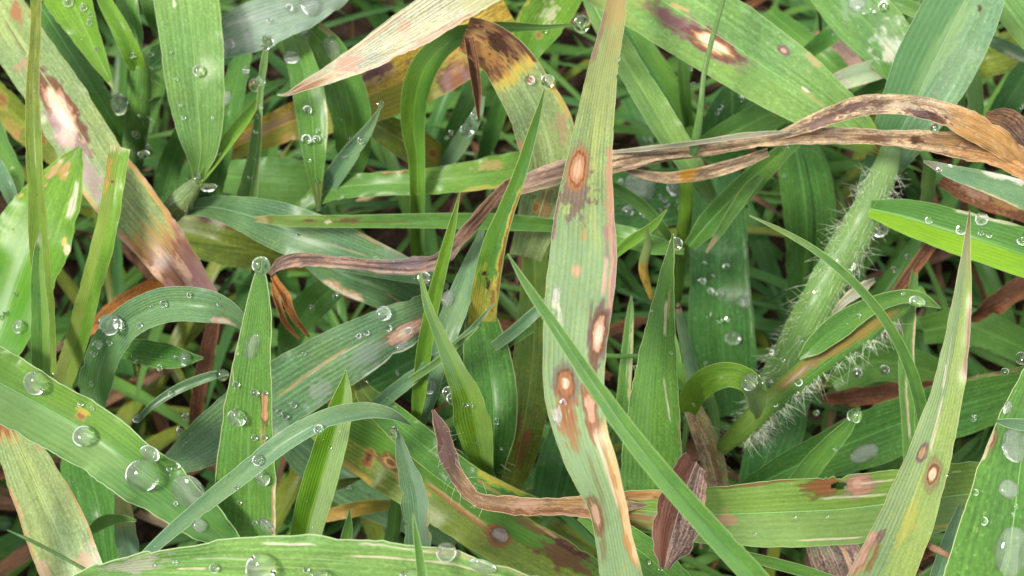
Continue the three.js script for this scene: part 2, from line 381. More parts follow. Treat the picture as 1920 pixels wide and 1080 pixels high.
// ------------------------------------------------------------------ water
const MILKY = new THREE.MeshPhysicalMaterial({ color: 0xffffff, roughness: 0.03, transmission: 0.975, thickness: 0.002, ior: 1.333 });
const CLOUDY = new THREE.MeshPhysicalMaterial({ color: 0xffffff, roughness: 0.02, transmission: 0.985, thickness: 0.002, ior: 1.333 });
const WATER = new THREE.MeshPhysicalMaterial({ color: 0xffffff, roughness: 0.02, transmission: 1, thickness: 0.002, ior: 1.333, specularIntensity: 1 });
function domeShape(kind) {
  const p = [], n = 15;       // a bead on a leaf: rounded shoulder, drawn in underneath
  const a0 = [1.95, 1.62, 2.62][kind], foot = kind === 2 ? [new THREE.Vector2(0, -0.08), new THREE.Vector2(Math.sin(a0) * 0.96, -0.08)] : [new THREE.Vector2(0, 0)];
  for (let i = 0; i <= n; i++) { const a = a0 * (1 - i / n); p.push(new THREE.Vector2(Math.sin(a), Math.cos(a) - Math.cos(a0))); }
  p[n].x = 0;
  const top = 1 - Math.cos(a0);
  const g = new THREE.LatheGeometry([...foot, ...p.map(q => new THREE.Vector2(q.x, q.y / top))], 26);
  return g;
}
const DOME = [0, 1, 2].map(domeShape);
const BEAD = (() => { const p = []; for (let i = 0; i <= 16; i++) { const a = Math.PI * i / 16; p.push(new THREE.Vector2(Math.sin(a) * (1 - 0.10 * Math.cos(a)), -Math.cos(a) * 1.02)); } p[0].x = p[16].x = 0; return new THREE.LatheGeometry(p, 26); })();
const caster = new THREE.Raycaster();
const DROPS = [];
// a bead resting on a blade: where it is seen, its radius in survey pixels, stretch across/along, height over radius
function drop(key, x, y, r, o = {}) {
  const b = BL[key]; if (!b) throw new Error('no blade ' + key);
  const d = at(x, y, 0).sub(EYE).normalize(); caster.set(EYE, d);
  const hit = caster.intersectObject(b.lamina, false)[0]; if (!hit) { console.log('drop misses', key, x, y); return; }
  const n = hit.normal ? hit.normal.clone() : hit.face.normal.clone(); if (n.dot(d) > 0) n.negate();
  const R = r * perPx(hit.point), flat = (o.h ?? 1) < 0.7, big = !flat && !o.bead && R > 0.0009, m = new THREE.Mesh(flat ? DOME[1] : big ? DOME[2] : BEAD, flat ? MILKY : big ? CLOUDY : WATER);
  const S = b.S; let k = 0, best = 1e9; S.forEach((s, i) => { const q = s.p.distanceToSquared(hit.point); if (q < best) { best = q; k = i; } });
  const Z = S[k].T.clone().addScaledVector(n, -S[k].T.dot(n)).normalize(), X = n.clone().cross(Z);
  m.quaternion.setFromRotationMatrix(new THREE.Matrix4().makeBasis(X, n, Z));
  if (o.turn) m.rotateY(o.turn);
  m.scale.set(R * (o.sx ?? 1), R * (flat ? Math.max(0.42, o.h) : big ? 1.3 : 0.85), R * (o.sz ?? 1));
  if (o.bead) m.scale.setScalar(R);
  m.position.copy(hit.point).addScaledVector(n, flat ? 0.00003 : big ? 0 : m.scale.y * 0.9);
  m.name = numbered('dew_drop'); m.castShadow = m.receiveShadow = true; scene.add(m);
  DROPS.push({ m, r, short: b.short ?? 'a grass blade', key, form: o.form });
}
// a bead hanging at a tip or an edge: free in space at a known height
function hang(short, x, y, h, r, o = {}) {
  const p = at(x, y, h), R = r * perPx(p), m = new THREE.Mesh(BEAD, WATER);
  m.position.copy(p); m.scale.set(R * (o.sx ?? 1), R * (o.sy ?? 1.05), R); m.rotation.z = o.tilt ?? 0;
  m.name = numbered('dew_drop'); m.castShadow = m.receiveShadow = true; scene.add(m);
  DROPS.push({ m, r, short, key: 'hang ' + short, form: o.form ?? 'hanging' });
}

// ------------------------------------------------------------------ the blades one can tell apart, lowest layers first
// understory
blade('r11', 'deep green broad blade with scattered beads between the tapering blade and the hairy stem', [[1340, 330, 13, 90], [1346, 420, 13, 104], [1348, 520, 13, 110], [1352, 610, 12, 122], [1358, 700, 10, 118], [1362, 780, 7, 100]], 'deep', { roll: -8, wave: 0.2, short: 'the deep green broad blade', marks: [['blotch', 1340, 470, 12, 50, C.wet, 0.35], ['streak', 1395, 440, 1412, 640, 3, C.white, 0.5]] });
blade('r12', 'deep green broad blade with dark midrib under the brown twisted leaf', [[1478, 230, 15, 60], [1500, 320, 15, 100], [1512, 410, 14, 108], [1510, 490, 12, 92], [1498, 590, 9, 56], [1480, 680, 6, 30]], 'dark', { roll: 12, fold: 0.35, short: 'the deep green blade below the brown twisted leaf', marks: [['streak', 1500, 270, 1515, 540, 4, [44, 84, 40], 0.8]] });
blade('r39', 'dark green leaf carrying two big glassy drops under the dry strand', [[1060, 410, 13, 90], [1140, 385, 14, 112], [1210, 375, 14, 112], [1290, 365, 13, 100], [1390, 352, 10, 80]], 'deep', { roll: 6, fold: 0.12, short: 'the dark leaf under the dry strand' });
blade('r20', 'deep green wide blade lying low behind the horizontal blade with a hole', [[1380, 930, 15, 40], [1470, 885, 16, 80], [1580, 835, 16, 110], [1700, 790, 16, 118], [1820, 755, 16, 108], [1960, 715, 15, 90]], 'dark', { roll: -14, fold: 0.2, short: 'the low deep green wide blade', marks: [['edge', 1790, 730, 1900, 710, 6, [C.tan, C.brown]], ['streak', 1450, 870, 1800, 740, 3, [60, 110, 50], 0.6]] });
blade('a12', 'glossy deep green wide blade behind the yellowing leaf with orange edges', [[205, 1090, 13, 90], [190, 980, 15, 108], [170, 890, 15, 110], [150, 800, 14, 90], [130, 720, 11, 60]], 'dark', { roll: 10, fold: 0.3, short: 'the glossy deep green wide blade' });
blade('a9c', 'olive blade with rust freckles behind the leaf with the long pink lesion', [[-20, 170, 13, 66], [50, 235, 13, 64], [120, 290, 13, 60], [190, 350, 12, 50]], 'olive', { roll: -10, short: 'the olive blade with rust freckles', marks: [['speck', 4, 188, 13], ['speck', 30, 250, 7], ['speck', 80, 262, 8], ['blotch', 20, 240, 26, 14, C.orange, 0.5]] });
blade('l1', 'olive brown streaked blade lying behind the withered leaf end', [[290, 425, 12, 50], [360, 440, 12, 78], [430, 458, 12, 84], [500, 475, 11, 66], [580, 490, 9, 40]], 'olive', { roll: 14, marks: [['edge', 360, 412, 480, 436, 14, [C.brown, C.dark]], ['streak', 350, 455, 480, 470, 5, [70, 90, 30], 0.7], ['streak', 350, 488, 480, 510, 3, C.brown, 0.7]] });
blade('l2', 'dark green blade lying flat beneath the guttating upright blade', [[420, 330, 9, 60], [500, 340, 9, 88], [580, 345, 9, 86], [660, 350, 8, 60]], 'fresh', { roll: 16, fold: 0.1 });
blade('l3', 'blue green blade lying low behind the small yellow strip', [[520, 800, 12, 50], [600, 860, 13, 96], [690, 915, 13, 100], [780, 965, 12, 80], [860, 1010, 10, 50]], 'grey', { roll: 8, short: 'the low blue green blade' });
blade('l4', 'deep green blade with tiny beads beneath the broad grey blade', [[690, 720, 9, 60], [750, 690, 10, 76], [820, 655, 10, 70], [900, 610, 9, 40]], 'deep', { roll: -12, short: 'the deep green blade beneath the broad grey one' });
blade('l5', 'dark green leaf rising behind the brown curled scraps', [[530, 690, 8, 30], [555, 610, 12, 60], [600, 560, 14, 62], [650, 520, 14, 40]], 'dark', { roll: 10, short: 'the dark leaf behind the curled brown scraps' });
blade('l6', 'dark green blade behind the hairy joint of the curled leaf', [[1420, 930, 10, 90], [1440, 850, 12, 100], [1470, 780, 12, 96], [1500, 700, 10, 70]], 'deep', { roll: -6, wave: 0.2 });
blade('l7', 'deep green blade standing behind the foot of the spotted blade', [[1040, 935, 12, 90], [1055, 870, 14, 96], [1075, 800, 14, 80], [1090, 720, 12, 50]], 'deep', { roll: 5 });
blade('l8', 'dark green blade crossing low beside the brown litter', [[1420, 800, 8, 20], [1500, 720, 9, 34], [1590, 640, 9, 36], [1680, 580, 8, 26]], 'fresh', { roll: -15 });
blade('l9', 'deep green leaf low under the grey torn leaf', [[1730, 620, 8, 50], [1810, 610, 9, 70], [1890, 640, 9, 66], [1970, 680, 8, 50]], 'fresh', { roll: 10 });
blade('l10', 'dark blade deep between the hairy stems and the vertical striped blade', [[1560, 720, 8, 60], [1630, 680, 9, 74], [1720, 690, 9, 64], [1800, 720, 8, 40]], 'fresh', { roll: 12 });
blade('t1', 'dark green blade slanting behind the tapering green blade beside the spotted one', [[1160, 20, 14, 40], [1200, 95, 14, 56], [1250, 175, 13, 60], [1300, 270, 11, 46]], 'dark', { roll: 14, short: 'the slanting dark blade', marks: [['half', 1255, 150, C.lime, 0.25]] });
blade('t2', 'narrow bright upright blade in the shade behind the big lesioned leaf', [[1296, 270, 10, 16], [1284, 180, 14, 22], [1278, 90, 16, 18], [1276, 30, 17, 10]], 'fresh', { roll: 8 });
blade('t3', 'broad deep green blade with pale lines in shade below the big lesioned leaf', [[1330, 300, 11, 60], [1370, 240, 13, 110], [1410, 180, 14, 110], [1450, 110, 14, 80]], 'deep', { roll: 4, short: 'the shaded blade with pale lines', marks: [['streak', 1360, 130, 1378, 250, 4, [150, 180, 110], 0.7], ['streak', 1424, 150, 1432, 230, 4, [150, 180, 110], 0.5]] });
blade('t4', 'deep green blade sloping up towards the brown twisted leaf', [[1290, 285, 15, 20], [1360, 255, 16, 52], [1440, 215, 16, 60], [1520, 180, 14, 40]], 'fresh', { roll: -8, short: 'the sloping green blade with round spot', marks: [['spot', 1457, 207, 11, 10, [[1.1, C.lime, 0.6, 0.3], [0.6, C.green, 0.5, 0.3]]]] });
blade('t5', 'dark narrow blade crossing behind the wet topped leaf', [[1500, 110, 14, 24], [1560, 65, 16, 34], [1620, 30, 16, 30]], 'dark', { roll: 10 });
blade('t6', 'thin upright green culm in the dark gap near the bright scrap', [[1540, 70, 12, 9], [1536, 20, 17, 9], [1534, -30, 22, 8]], 'fresh', { round: 1, category: 'grass stem', name: 'grass_culm' });
blade('t7', 'pale streaked withered blade deep in the gap behind the lesioned leaf', [[1530, 60, 7, 20], [1570, 90, 8, 28], [1620, 140, 8, 30], [1660, 190, 7, 16]], 'mauve', { roll: 6 });
blade('t8', 'dark green blade deep in the gap beside the pale withered one', [[1440, 20, 8, 24], [1500, 70, 9, 40], [1560, 120, 9, 40], [1610, 170, 8, 20]], 'fresh', { roll: -9 });
blade('t9', 'olive yellow blade under the wet narrow blade', [[1790, 140, 15, 40], [1850, 110, 17, 72], [1960, 86, 17, 80]], 'olive', { roll: 10 });
blade('t10', 'deep green blade slanting beside the pale upright one and the brown bend', [[1840, 270, 14, 20], [1870, 220, 17, 56], [1915, 150, 18, 66], [1970, 70, 17, 50]], 'deep', { roll: -12, short: 'the slanting deep green blade beside the brown bend' });
blade('y1', 'broad yellow withering blade with brown stains under the bleached leaf', [[400, 300, 14, 26], [470, 262, 15, 52], [550, 228, 16, 66], [650, 195, 17, 92], [750, 152, 18, 112], [850, 100, 19, 112], [960, 30, 20, 80]], 'yellow', { roll: -8, fold: 0.15, short: 'the broad yellow blade', marks: [['half', 540, 270, [150, 160, 60], 0.6], ['half', 700, 215, [150, 160, 60], 0.5], ['blotch', 500, 240, 50, 11, [190, 158, 132], 0.8], ['blotch', 690, 148, 56, 16, [204, 172, 134], 0.8], ['blotch', 700, 138, 46, 8, C.plum, 0.8], ['spot', 858, 152, 34, 38, [[1.1, C.brown, 0.9, 0.2], [0.8, C.mauve, 0.7, 0.3], [0.4, C.rust, 0.7, 0.3]]], ['blotch', 540, 268, 26, 8, C.orange, 0.9], ['blotch', 860, 90, 50, 30, C.orange, 0.5]] });
blade('y2', 'yellow green blade dipping under the arching lime blade', [[690, 225, 15, 40], [740, 255, 15, 62], [800, 290, 14, 64], [870, 335, 11, 30]], 'olive', { roll: 12, marks: [['zone', 780, 285, [[C.yellow, 0, 0.2]], false, 0.1, 0.5], ['speck', 812, 288, 8]] });
blade('y3', 'dark green narrow blade between the arching blade and the hanging brown shred', [[800, 330, 12, 30], [845, 270, 14, 44], [880, 190, 15, 44], [905, 120, 14, 30]], 'dark', { roll: -14, short: 'the dark blade near the hanging brown shred' });
blade('y4', 'slim green blade with a ball drop beside the hanging brown shred', [[820, 330, 14, 18], [858, 278, 17, 32], [890, 225, 19, 24], [906, 180, 20, 8]], 'glauc', { roll: 8, short: 'the slim blade beside the hanging brown shred' });
blade('y5', 'dark green upright blade standing close against the folded stained leaf', [[905, 300, 12, 24], [925, 240, 15, 34], [948, 170, 17, 28], [960, 110, 17, 12]], 'dark', { roll: 5 });
blade('y6', 'yellow green leaf with white fleck behind the arching tip', [[1068, -30, 20, 70], [1028, 20, 21, 88], [1000, 62, 21, 80], [984, 110, 19, 44]], 'lime', { roll: 10, short: 'the yellow green leaf behind the arching tip', marks: [['zone', 1010, 60, [[[90, 150, 50], 0, 0.15]], false, 0.1, 0.6], ['speck', 1010, 66, 6], ['blotch', 1030, 26, 16, 14, C.white, 0.7], ['blotch', 965, 20, 40, 12, C.yellow, 0.7]] });
blade('d10', 'green blade with fine slanting hairs lying across behind the needle blade', [[560, 392, 20, 20], [620, 355, 22, 44], [700, 346, 24, 44], [790, 341, 25, 48], [880, 331, 26, 56], [960, 318, 26, 62], [1040, 306, 24, 50]], 'fresh', { roll: 10, fold: 0.12, wave: 0.5, short: 'the blade with slanting hairs', marks: [['blotch', 920, 310, 26, 9, C.tan, 0.8], ['edge', 860, 362, 960, 350, 8, [C.yellow, C.orange], 0.7], ['edge', 710, 324, 770, 322, 6, [C.brown, C.tan], 0.8], ['zone', 700, 340, [[C.lime, 0, 0.3]], false, 0.1, 0.3]] });
blade('d8', 'folded broad leaf with purple brown rotten tip and yellow front', [[985, 480, 22, 60], [1012, 400, 28, 80], [1032, 320, 33, 100], [1020, 245, 37, 112], [990, 180, 40.5, 102], [948, 114, 43.5, 92], [905, 80, 46, 82], [870, 64, 47, 66]], 'pale', { roll: -4, fold: 0.16, margin: 1.2, short: 'the folded leaf with the rotten tip', marks: [['zone', 962, 128, [[C.yellow, -0.05, 0.03], [[118, 74, 62], 0.0, 0.02]], false, 0.022], ['edge', 1070, 225, 1030, 140, 12, [C.yellow, C.tan], 0.7], ['edge', 960, 260, 975, 300, 10, [C.tan, C.rose]], ['blotch', 1052, 232, 24, 9, C.rose, 0.6], ['blotch', 906, 92, 46, 18, [206, 150, 84], 0.9], ['spot', 994, 150, 8, 8, [[1.2, C.dark, 0.5, 0.3], [0.8, C.tan, 0.9, 0.2]]], ['blotch', 935, 82, 26, 10, C.dark, 0.8], ['blotch', 1020, 385, 30, 16, C.rust, 0.6], ['speck', 1005, 388, 8], ['blotch', 1040, 330, 16, 18, C.tan, 0.6], ['edge', 935, 80, 1010, 120, 7, [C.dark, C.brown]]] });
blade('d8s', 'shrivelled red brown shred hanging from the rotten leaf tip', [[874, 72, 47, 18], [882, 120, 45, 20], [890, 170, 42, 15], [897, 225, 39, 4]], 'rust', { roll: 30, curl: 0.8, category: 'dry shred', name: 'dry_shred' });
blade('d3', 'green blade with the big flat drop under the bleached leaf', [[630, 365, 13, 30], [658, 300, 18, 62], [662, 230, 23, 78], [645, 160, 27, 80], [612, 92, 31, 66], [572, 48, 32, 34], [550, 30, 30, 10]], 'fresh', { roll: 8, fold: 0.2, short: 'the green blade under the bleached leaf', marks: [['edge', 590, 58, 618, 76, 12, [C.cream, C.tan]], ['half', 690, 220, [96, 150, 60], 0.35]] });
blade('d2', 'slender green blade with glassy beads narrowing downward beside its wider neighbour', [[597, 396, 20, 5], [593, 340, 24, 24], [589, 285, 27, 44], [586, 225, 29, 58], [576, 160, 31, 58], [558, 95, 32, 48], [536, 40, 30, 30], [520, 0, 28, 14]], 'fresh', { roll: -8, short: 'the slender beaded blade', marks: [['edge', 600, 180, 608, 290, 5, [C.white, C.cream], 0.5], ['zone', 592, 345, [[[150, 150, 84], 0, 0.03]], true, 0.03]] });
blade('d6', 'blue green pointed blade with a bead at its tip below the yellow blade', [[600, 385, 20, 20], [622, 338, 23, 34], [655, 290, 27, 34], [690, 243, 30, 20], [714, 200, 33, 3]], 'glauc', { roll: -10, fold: 0.4, short: 'the blue green pointed blade' });
blade('d7', 'lime blade arching over into a long thin tip with a ring drop', [[790, 545, 10, 20], [785, 470, 15, 27], [784, 385, 22, 29], [782, 300, 29, 32], [776, 240, 33, 44], [780, 180, 37, 52], [800, 124, 41, 54], [842, 78, 44, 42], [895, 58, 44, 30], [955, 52, 43, 20], [1020, 52, 42, 11], [1082, 45, 41, 4]], 'lime', { roll: 0, fold: 0.4, curl: 0.25, rag: 0.02, wave: 0.1, short: 'the arching lime blade', marks: [['zone', 800, 124, [[[110, 160, 96], 0, 0.08]], false, 0.03, 0.7], ['half', 800, 200, [92, 158, 60], 0.5]] });
blade('c5', 'grey green leaf end with torn tan edge under the purple dry strand', [[575, 478, 19, 40], [640, 512, 19, 70], [715, 540, 19, 76], [790, 575, 17, 60], [850, 610, 14, 30]], 'grey', { roll: 8, marks: [['edge', 610, 512, 690, 562, 14, [C.tan, C.cream]], ['streak', 720, 548, 770, 578, 4, C.tan]] });
blade('r29', 'plain green blade sloping down past the upper part of the spotted blade', [[1092, -40, 27, 26], [1126, 35, 28, 42], [1166, 105, 28, 50], [1215, 185, 27, 56], [1262, 262, 25, 54], [1310, 335, 21, 40], [1350, 400, 16, 20]], 'light', { roll: 10, short: 'the plain sloping green blade' });
blade('b6', 'dark green narrow blade running beside the leaf with the long pink lesion', [[75, 10, 19, 30], [120, 80, 20, 40], [175, 165, 20, 42], [225, 250, 18, 44], [262, 320, 14, 30]], 'dark', { roll: 12, fold: 0.35, short: 'the dark narrow blade beside the lesioned leaf' });
blade('a8', 'lime pointed blade with tiny beads and a white dry point', [[118, -40, 33, 100], [140, 10, 33, 88], [164, 62, 32, 60], [188, 114, 31, 32], [205, 148, 30, 14], [215, 172, 29, 2]], 'lime', { roll: -6, fold: 0.3, short: 'the lime pointed blade', marks: [['zone', 208, 152, [[C.white, 0, 0.02]], false, 0.01], ['half', 190, 30, [96, 150, 40], 0.5]] });
blade('a9a', 'green blade with pale rim entering beside the big lime leaf', [[-30, 185, 20, 34], [8, 265, 20, 40], [34, 330, 19, 32], [50, 395, 16, 14]], 'fresh', { roll: -16, fold: 0.4 });
blade('a9b', 'pale narrow blade tucked under the big lime leaf', [[-20, 285, 25, 22], [12, 345, 25, 26], [34, 400, 22, 18]], 'glauc', { roll: 14 });
blade('a4', 'broad leaf with long pink brown lesion and withered purple end', [[-40, -60, 32, 100], [0, 14, 32, 104], [48, 92, 31, 108], [100, 168, 30, 112], [150, 250, 28, 116], [200, 328, 26, 116], [262, 405, 24, 110], [330, 492, 22, 92], [385, 570, 19, 70]], 'pale', { roll: -8, fold: 0.14, margin: 0.6, short: 'the leaf with the long pink lesion', marks: [
  ['spot', 114, 205, 82, 25, [[1.15, C.plum, 0.7, 0.2], [0.98, C.brown, 0.9, 0.12], [0.74, C.rose, 0.95, 0.15], [0.55, C.cream, 0.9, 0.3]], 0.35], ['blotch', 112, 245, 26, 10, C.mauve, 0.8], ['blotch', 128, 258, 20, 12, C.pink, 0.8], ['blotch', 36, 28, 20, 14, [176, 120, 84], 0.9], ['blotch', 45, 118, 12, 8, C.rose, 0.8], ['blotch', 158, 318, 50, 20, C.mauve, 0.7], ['streak', 12, 40, 50, 105, 5, C.brown, 0.5],
  ['edge', 222, 265, 340, 445, 11, [C.yellow, C.orange, C.rose], 0.7], ['edge', 150, 335, 185, 405, 9, [C.yellow, C.orange], 0.7], ['zone', 288, 452, [[C.orange, -0.03, 0.025], [[150, 96, 84], 0.02, 0.03], [C.mauve, 0.08, 0.05]], false, 0.03], ['edge', 218, 430, 310, 530, 13, [[160, 110, 70], C.tan, C.pink]], ['blotch', 345, 505, 22, 8, C.pink, 0.9], ['blotch', 330, 520, 40, 12, C.brown, 0.7], ['streak', 300, 470, 350, 540, 5, C.dark, 0.5]] });
blade('a3', 'big glossy lime leaf with nibbled scarred edges and a torn brown tip', [[-30, 690, 24, 90], [0, 620, 26, 122], [30, 540, 28, 146], [62, 455, 30, 156], [98, 375, 32, 120], [128, 318, 33, 66], [150, 276, 34, 10]], 'lime', { roll: 10, fold: 0.12, wave: 0.6, rag: 0.25, short: 'the big glossy lime leaf', marks: [['zone', 60, 400, [[[84, 148, 28], 0.1, 0.3]], true, 0.1, 1], ['streak', 145, 340, 130, 418, 14, C.white, 0.95], ['blotch', 122, 318, 18, 10, C.orange, 0.9], ['blotch', 105, 312, 26, 6, C.tan, 0.8], ['streak', 128, 322, 120, 330, 5, C.white], ['blotch', 122, 455, 14, 6, C.yellow, 0.9], ['blotch', 126, 472, 8, 6, C.cream, 0.9], ['blotch', 44, 365, 6, 4, C.yellow, 0.9]] });
blade('a11', 'yellowing pale leaf with orange edges hanging below the wavy edged blade', [[4, 770, 27, 30], [22, 810, 27, 64], [52, 872, 27, 90], [84, 940, 27, 106], [112, 1005, 27, 116], [150, 1100, 26, 112]], 'pale', { roll: 6, fold: 0.12, margin: 0.7, short: 'the yellowing pale leaf', marks: [['zone', 30, 812, [[C.orange, 0, 0.03], [C.rust, 0.04, 0.03]], true, 0.06], ['edge', 30, 880, 70, 1060, 6, [C.orange, C.rose], 0.7], ['edge', 130, 900, 180, 1050, 6, [C.orange, C.rose], 0.7], ['blotch', 165, 1060, 24, 16, C.rose, 0.7], ['blotch', 80, 1070, 20, 16, C.pink, 0.7], ['streak', 40, 850, 110, 1060, 3, [130, 150, 90], 0.7], ['blotch', 80, 842, 16, 8, C.rose, 0.6]] });
blade('a13', 'grey green blade arching over in a hook with a burnt tear at its rim', [[165, 830, 14, 40], [176, 745, 22, 62], [200, 658, 29, 66], [244, 602, 34, 64], [310, 572, 37, 66], [382, 573, 38, 62], [430, 588, 37, 44], [466, 618, 35, 14]], 'grey', { roll: 4, fold: 0.2, short: 'the hooked grey blade', marks: [['spot', 420, 603, 22, 6, [[1.2, C.pink, 0.9, 0.2], [0.7, C.cream, 0.9, 0.3]]], ['zone', 200, 660, [[[84, 140, 60], 0, 0.12]], true, 0.05, 0.7]] });
blade('a14', 'small dark green leaf with a drop held at its point inside the hook', [[215, 652, 23, 26], [258, 658, 25, 44], [305, 666, 26, 50], [345, 672, 27, 34], [382, 671, 28, 3]], 'dark', { roll: 8, fold: 0.3, margin: 1.3, short: 'the small dark leaf inside the hook' });
blade('a15', 'thin pale strip bowed between a drop at either end', [[256, 790, 29, 8], [290, 757, 30, 13], [340, 726, 31, 18], [392, 706, 32, 17], [424, 698, 32, 8]], 'grey', { roll: 0, short: 'the thin bowed strip' });
blade('e2', 'broad grey blade with tan midrib and wet blotches', [[310, 880, 20, 40], [375, 838, 22, 84], [450, 788, 24, 112], [520, 742, 26, 122], [600, 692, 28, 116], [690, 642, 29, 100], [765, 604, 29, 82], [815, 578, 27, 64]], 'grey', { roll: -6, fold: 0.06, wave: 0.7, rag: 0.14, rib: 0, short: 'the broad grey blade with tan midrib', wet: 0.5, marks: [['streak', 530, 738, 660, 648, 6, C.tan, 0.85], ['streak', 520, 744, 560, 716, 4, C.orange, 0.6], ['streak', 570, 710, 690, 636, 3, C.cream, 0.7], ['spot', 762, 622, 50, 17, [[1, C.brown, 0.7, 0.2], [0.85, C.pink, 0.85, 0.2], [0.4, C.cream, 0.8, 0.3]], 0.4], ['blotch', 690, 662, 34, 20, [140, 156, 144], 0.7], ['blotch', 598, 735, 28, 12, [150, 164, 150], 0.7], ['blotch', 572, 638, 10, 3, C.tan, 0.8], ['blotch', 700, 570, 26, 4, C.tan, 0.8], ['edge', 660, 692, 790, 622, 4, [C.cream, C.white], 0.7]] });
blade('a10', 'wide two toned blade with a wavy lower edge carrying many round drops', [[-50, 690, 37, 126], [10, 724, 36, 124], [80, 762, 35, 120], [160, 808, 34, 116], [240, 864, 33, 112], [320, 925, 31, 100], [385, 980, 29, 76], [440, 1025, 26, 40]], 'fresh', { roll: 4, fold: 0.24, wave: 1.1, rag: 0.08, margin: 2.2, marginColour: [196, 212, 170], short: 'the wide two toned blade', marks: [['half', 60, 800, [140, 176, 110], 0.75], ['half', 150, 760, [132, 168, 70], 0.5], ['speck', 153, 779, 9], ['blotch', 158, 772, 10, 6, C.yellow, 0.6], ['zone', 240, 860, [[[84, 140, 70], 0, 0.2]], false, 0.06, 0.7]] });
blade('e6', 'olive diseased blade slanting down with rust sores and a rotten streak', [[560, 760, 20, 50], [630, 808, 22, 86], [700, 850, 23, 106], [780, 898, 23, 112], [860, 950, 23, 112], [950, 1005, 22, 108], [1050, 1060, 21, 104], [1150, 1120, 19, 90]], 'olive', { roll: -6, fold: 0.14, rib: 0, short: 'the olive diseased blade', marks: [['half', 800, 850, [84, 142, 56], 0.8], ['half', 720, 890, [116, 146, 66], 0.5], ['spot', 690, 858, 10, 15, [[1.3, C.orange, 0.5, 0.3], [1, C.rust, 0.9, 0.2], [0.5, C.dark, 0.5, 0.3]], 0.5], ['spot', 733, 866, 26, 13, [[1, C.brown, 0.85, 0.2], [0.7, C.orange, 0.8, 0.2], [0.4, C.dark, 0.6, 0.3]], 0.5], ['blotch', 765, 905, 34, 14, C.orange, 0.7], ['streak', 795, 898, 915, 990, 11, C.tan, 0.85], ['streak', 800, 908, 920, 1000, 8, C.rust, 0.7], ['spot', 932, 1003, 28, 20, [[1, C.rust, 0.9, 0.2], [0.6, C.brown, 0.8, 0.2]], 0.4], ['streak', 960, 960, 1100, 1040, 22, C.brown, 0.75], ['blotch', 1060, 1040, 44, 22, C.brown, 0.9], ['streak', 1000, 975, 1090, 1040, 8, C.tan, 0.8], ['blotch', 1060, 1020, 30, 6, C.dark, 0.8], ['edge', 650, 830, 720, 880, 12, [C.orange, C.yellow], 0.6]] });
blade('e7', 'dark green blade with rippled yellow rim behind the glaucous pointed blade', [[664, 698, 24, 8], [688, 742, 25, 36], [735, 785, 26, 54], [800, 840, 27, 60], [862, 890, 27, 56], [930, 925, 26, 50], [1020, 955, 23, 30]], 'dark', { roll: 10, fold: 0.2, wave: 0.9, margin: 1.6, marginColour: [190, 196, 100], marks: [['edge', 890, 880, 990, 930, 14, [C.lime, C.yellow]], ['streak', 890, 895, 960, 940, 8, C.orange, 0.7], ['zone', 700, 756, [[C.olive ?? [132, 140, 60], 0, 0.05]], true, 0.05]] });
blade('y7', 'small yellow orange strip lying behind the upright lime blade', [[590, 975, 14, 14], [630, 962, 15, 26], [685, 951, 15, 28], [745, 944, 14, 18]], 'yellow', { roll: 0, marks: [['zone', 650, 958, [[C.orange, 0, 0.1]], true, 0.08, 0.7], ['zone', 690, 950, [[[150, 160, 70], 0, 0.1]], false, 0.08, 0.7]] });
blade('y8', 'short olive point sticking out behind the upright lime blade', [[610, 912, 17, 14], [640, 906, 18, 20], [680, 895, 19, 3]], 'olive', { roll: 8 });
blade('y9', 'small fresh point between the lime blade and the glaucous one', [[650, 1010, 20, 22], [654, 985, 22, 16], [656, 955, 25, 2]], 'fresh', { roll: 0 });
blade('y10', 'short cut green stem end behind the glaucous pointed blade', [[730, 1030, 14, 26], [738, 985, 17, 26], [748, 900, 21, 20]], 'fresh', { round: 1, name: 'grass_culm', category: 'grass stem' });
blade('e13', 'olive upright blade with rust patches behind the spotted blade', [[955, 925, 15, 40], [972, 850, 18, 66], [988, 760, 20, 78], [1000, 660, 20, 76], [1004, 560, 19, 62], [1002, 470, 17, 44], [1000, 400, 14, 20]], 'olive', { roll: -10, marks: [['zone', 985, 760, [[[90, 140, 54], 0, 0.3]], false, 0.1, 0.6], ['blotch', 975, 850, 40, 8, C.rust, 0.8], ['blotch', 990, 820, 14, 8, C.rust, 0.7], ['blotch', 968, 800, 30, 6, C.brown, 0.7]] });
blade('e11', 'grey green blade with a milky drop leaning behind the lime needle', [[786, 815, 20, 10], [800, 745, 24, 38], [828, 650, 28, 44], [860, 565, 30, 46], [886, 490, 31, 30], [905, 430, 30, 8]], 'glauc', { roll: 8, short: 'the leaning grey green blade' });
blade('d11', 'thin straight blade with bleached tip lying across the broad grey leaf', [[1060, 424, 28, 22], [960, 417, 30, 30], [860, 414, 31, 29], [750, 414, 31, 26], [640, 415, 31, 23], [550, 414, 31, 21], [505, 412, 31, 17], [478, 411, 31, 10]], 'fresh', { roll: 10, fold: 0.1, rag: 0.02, short: 'the thin straight blade', marks: [['zone', 505, 412, [[C.brown, -0.01, 0.01], [C.cream, 0.005, 0.01]], false, 0.005], ['zone', 620, 414, [[[150, 160, 70], 0, 0.2]], false, 0.1, 0.6], ['blotch', 655, 412, 20, 4, C.brown, 0.8], ['blotch', 580, 413, 12, 3, C.brown, 0.8], ['streak', 600, 416, 780, 416, 3, C.brown, 0.6], ['blotch', 615, 416, 6, 3, C.cream, 0.9]] });
blade('d11b', 'pale green blade crossing behind the spotted blade to the round stem', [[1120, 432, 24, 34], [1175, 445, 25, 40], [1225, 460, 25, 36], [1282, 472, 24, 12]], 'fresh', { roll: 12, short: 'the pale crossing blade' });
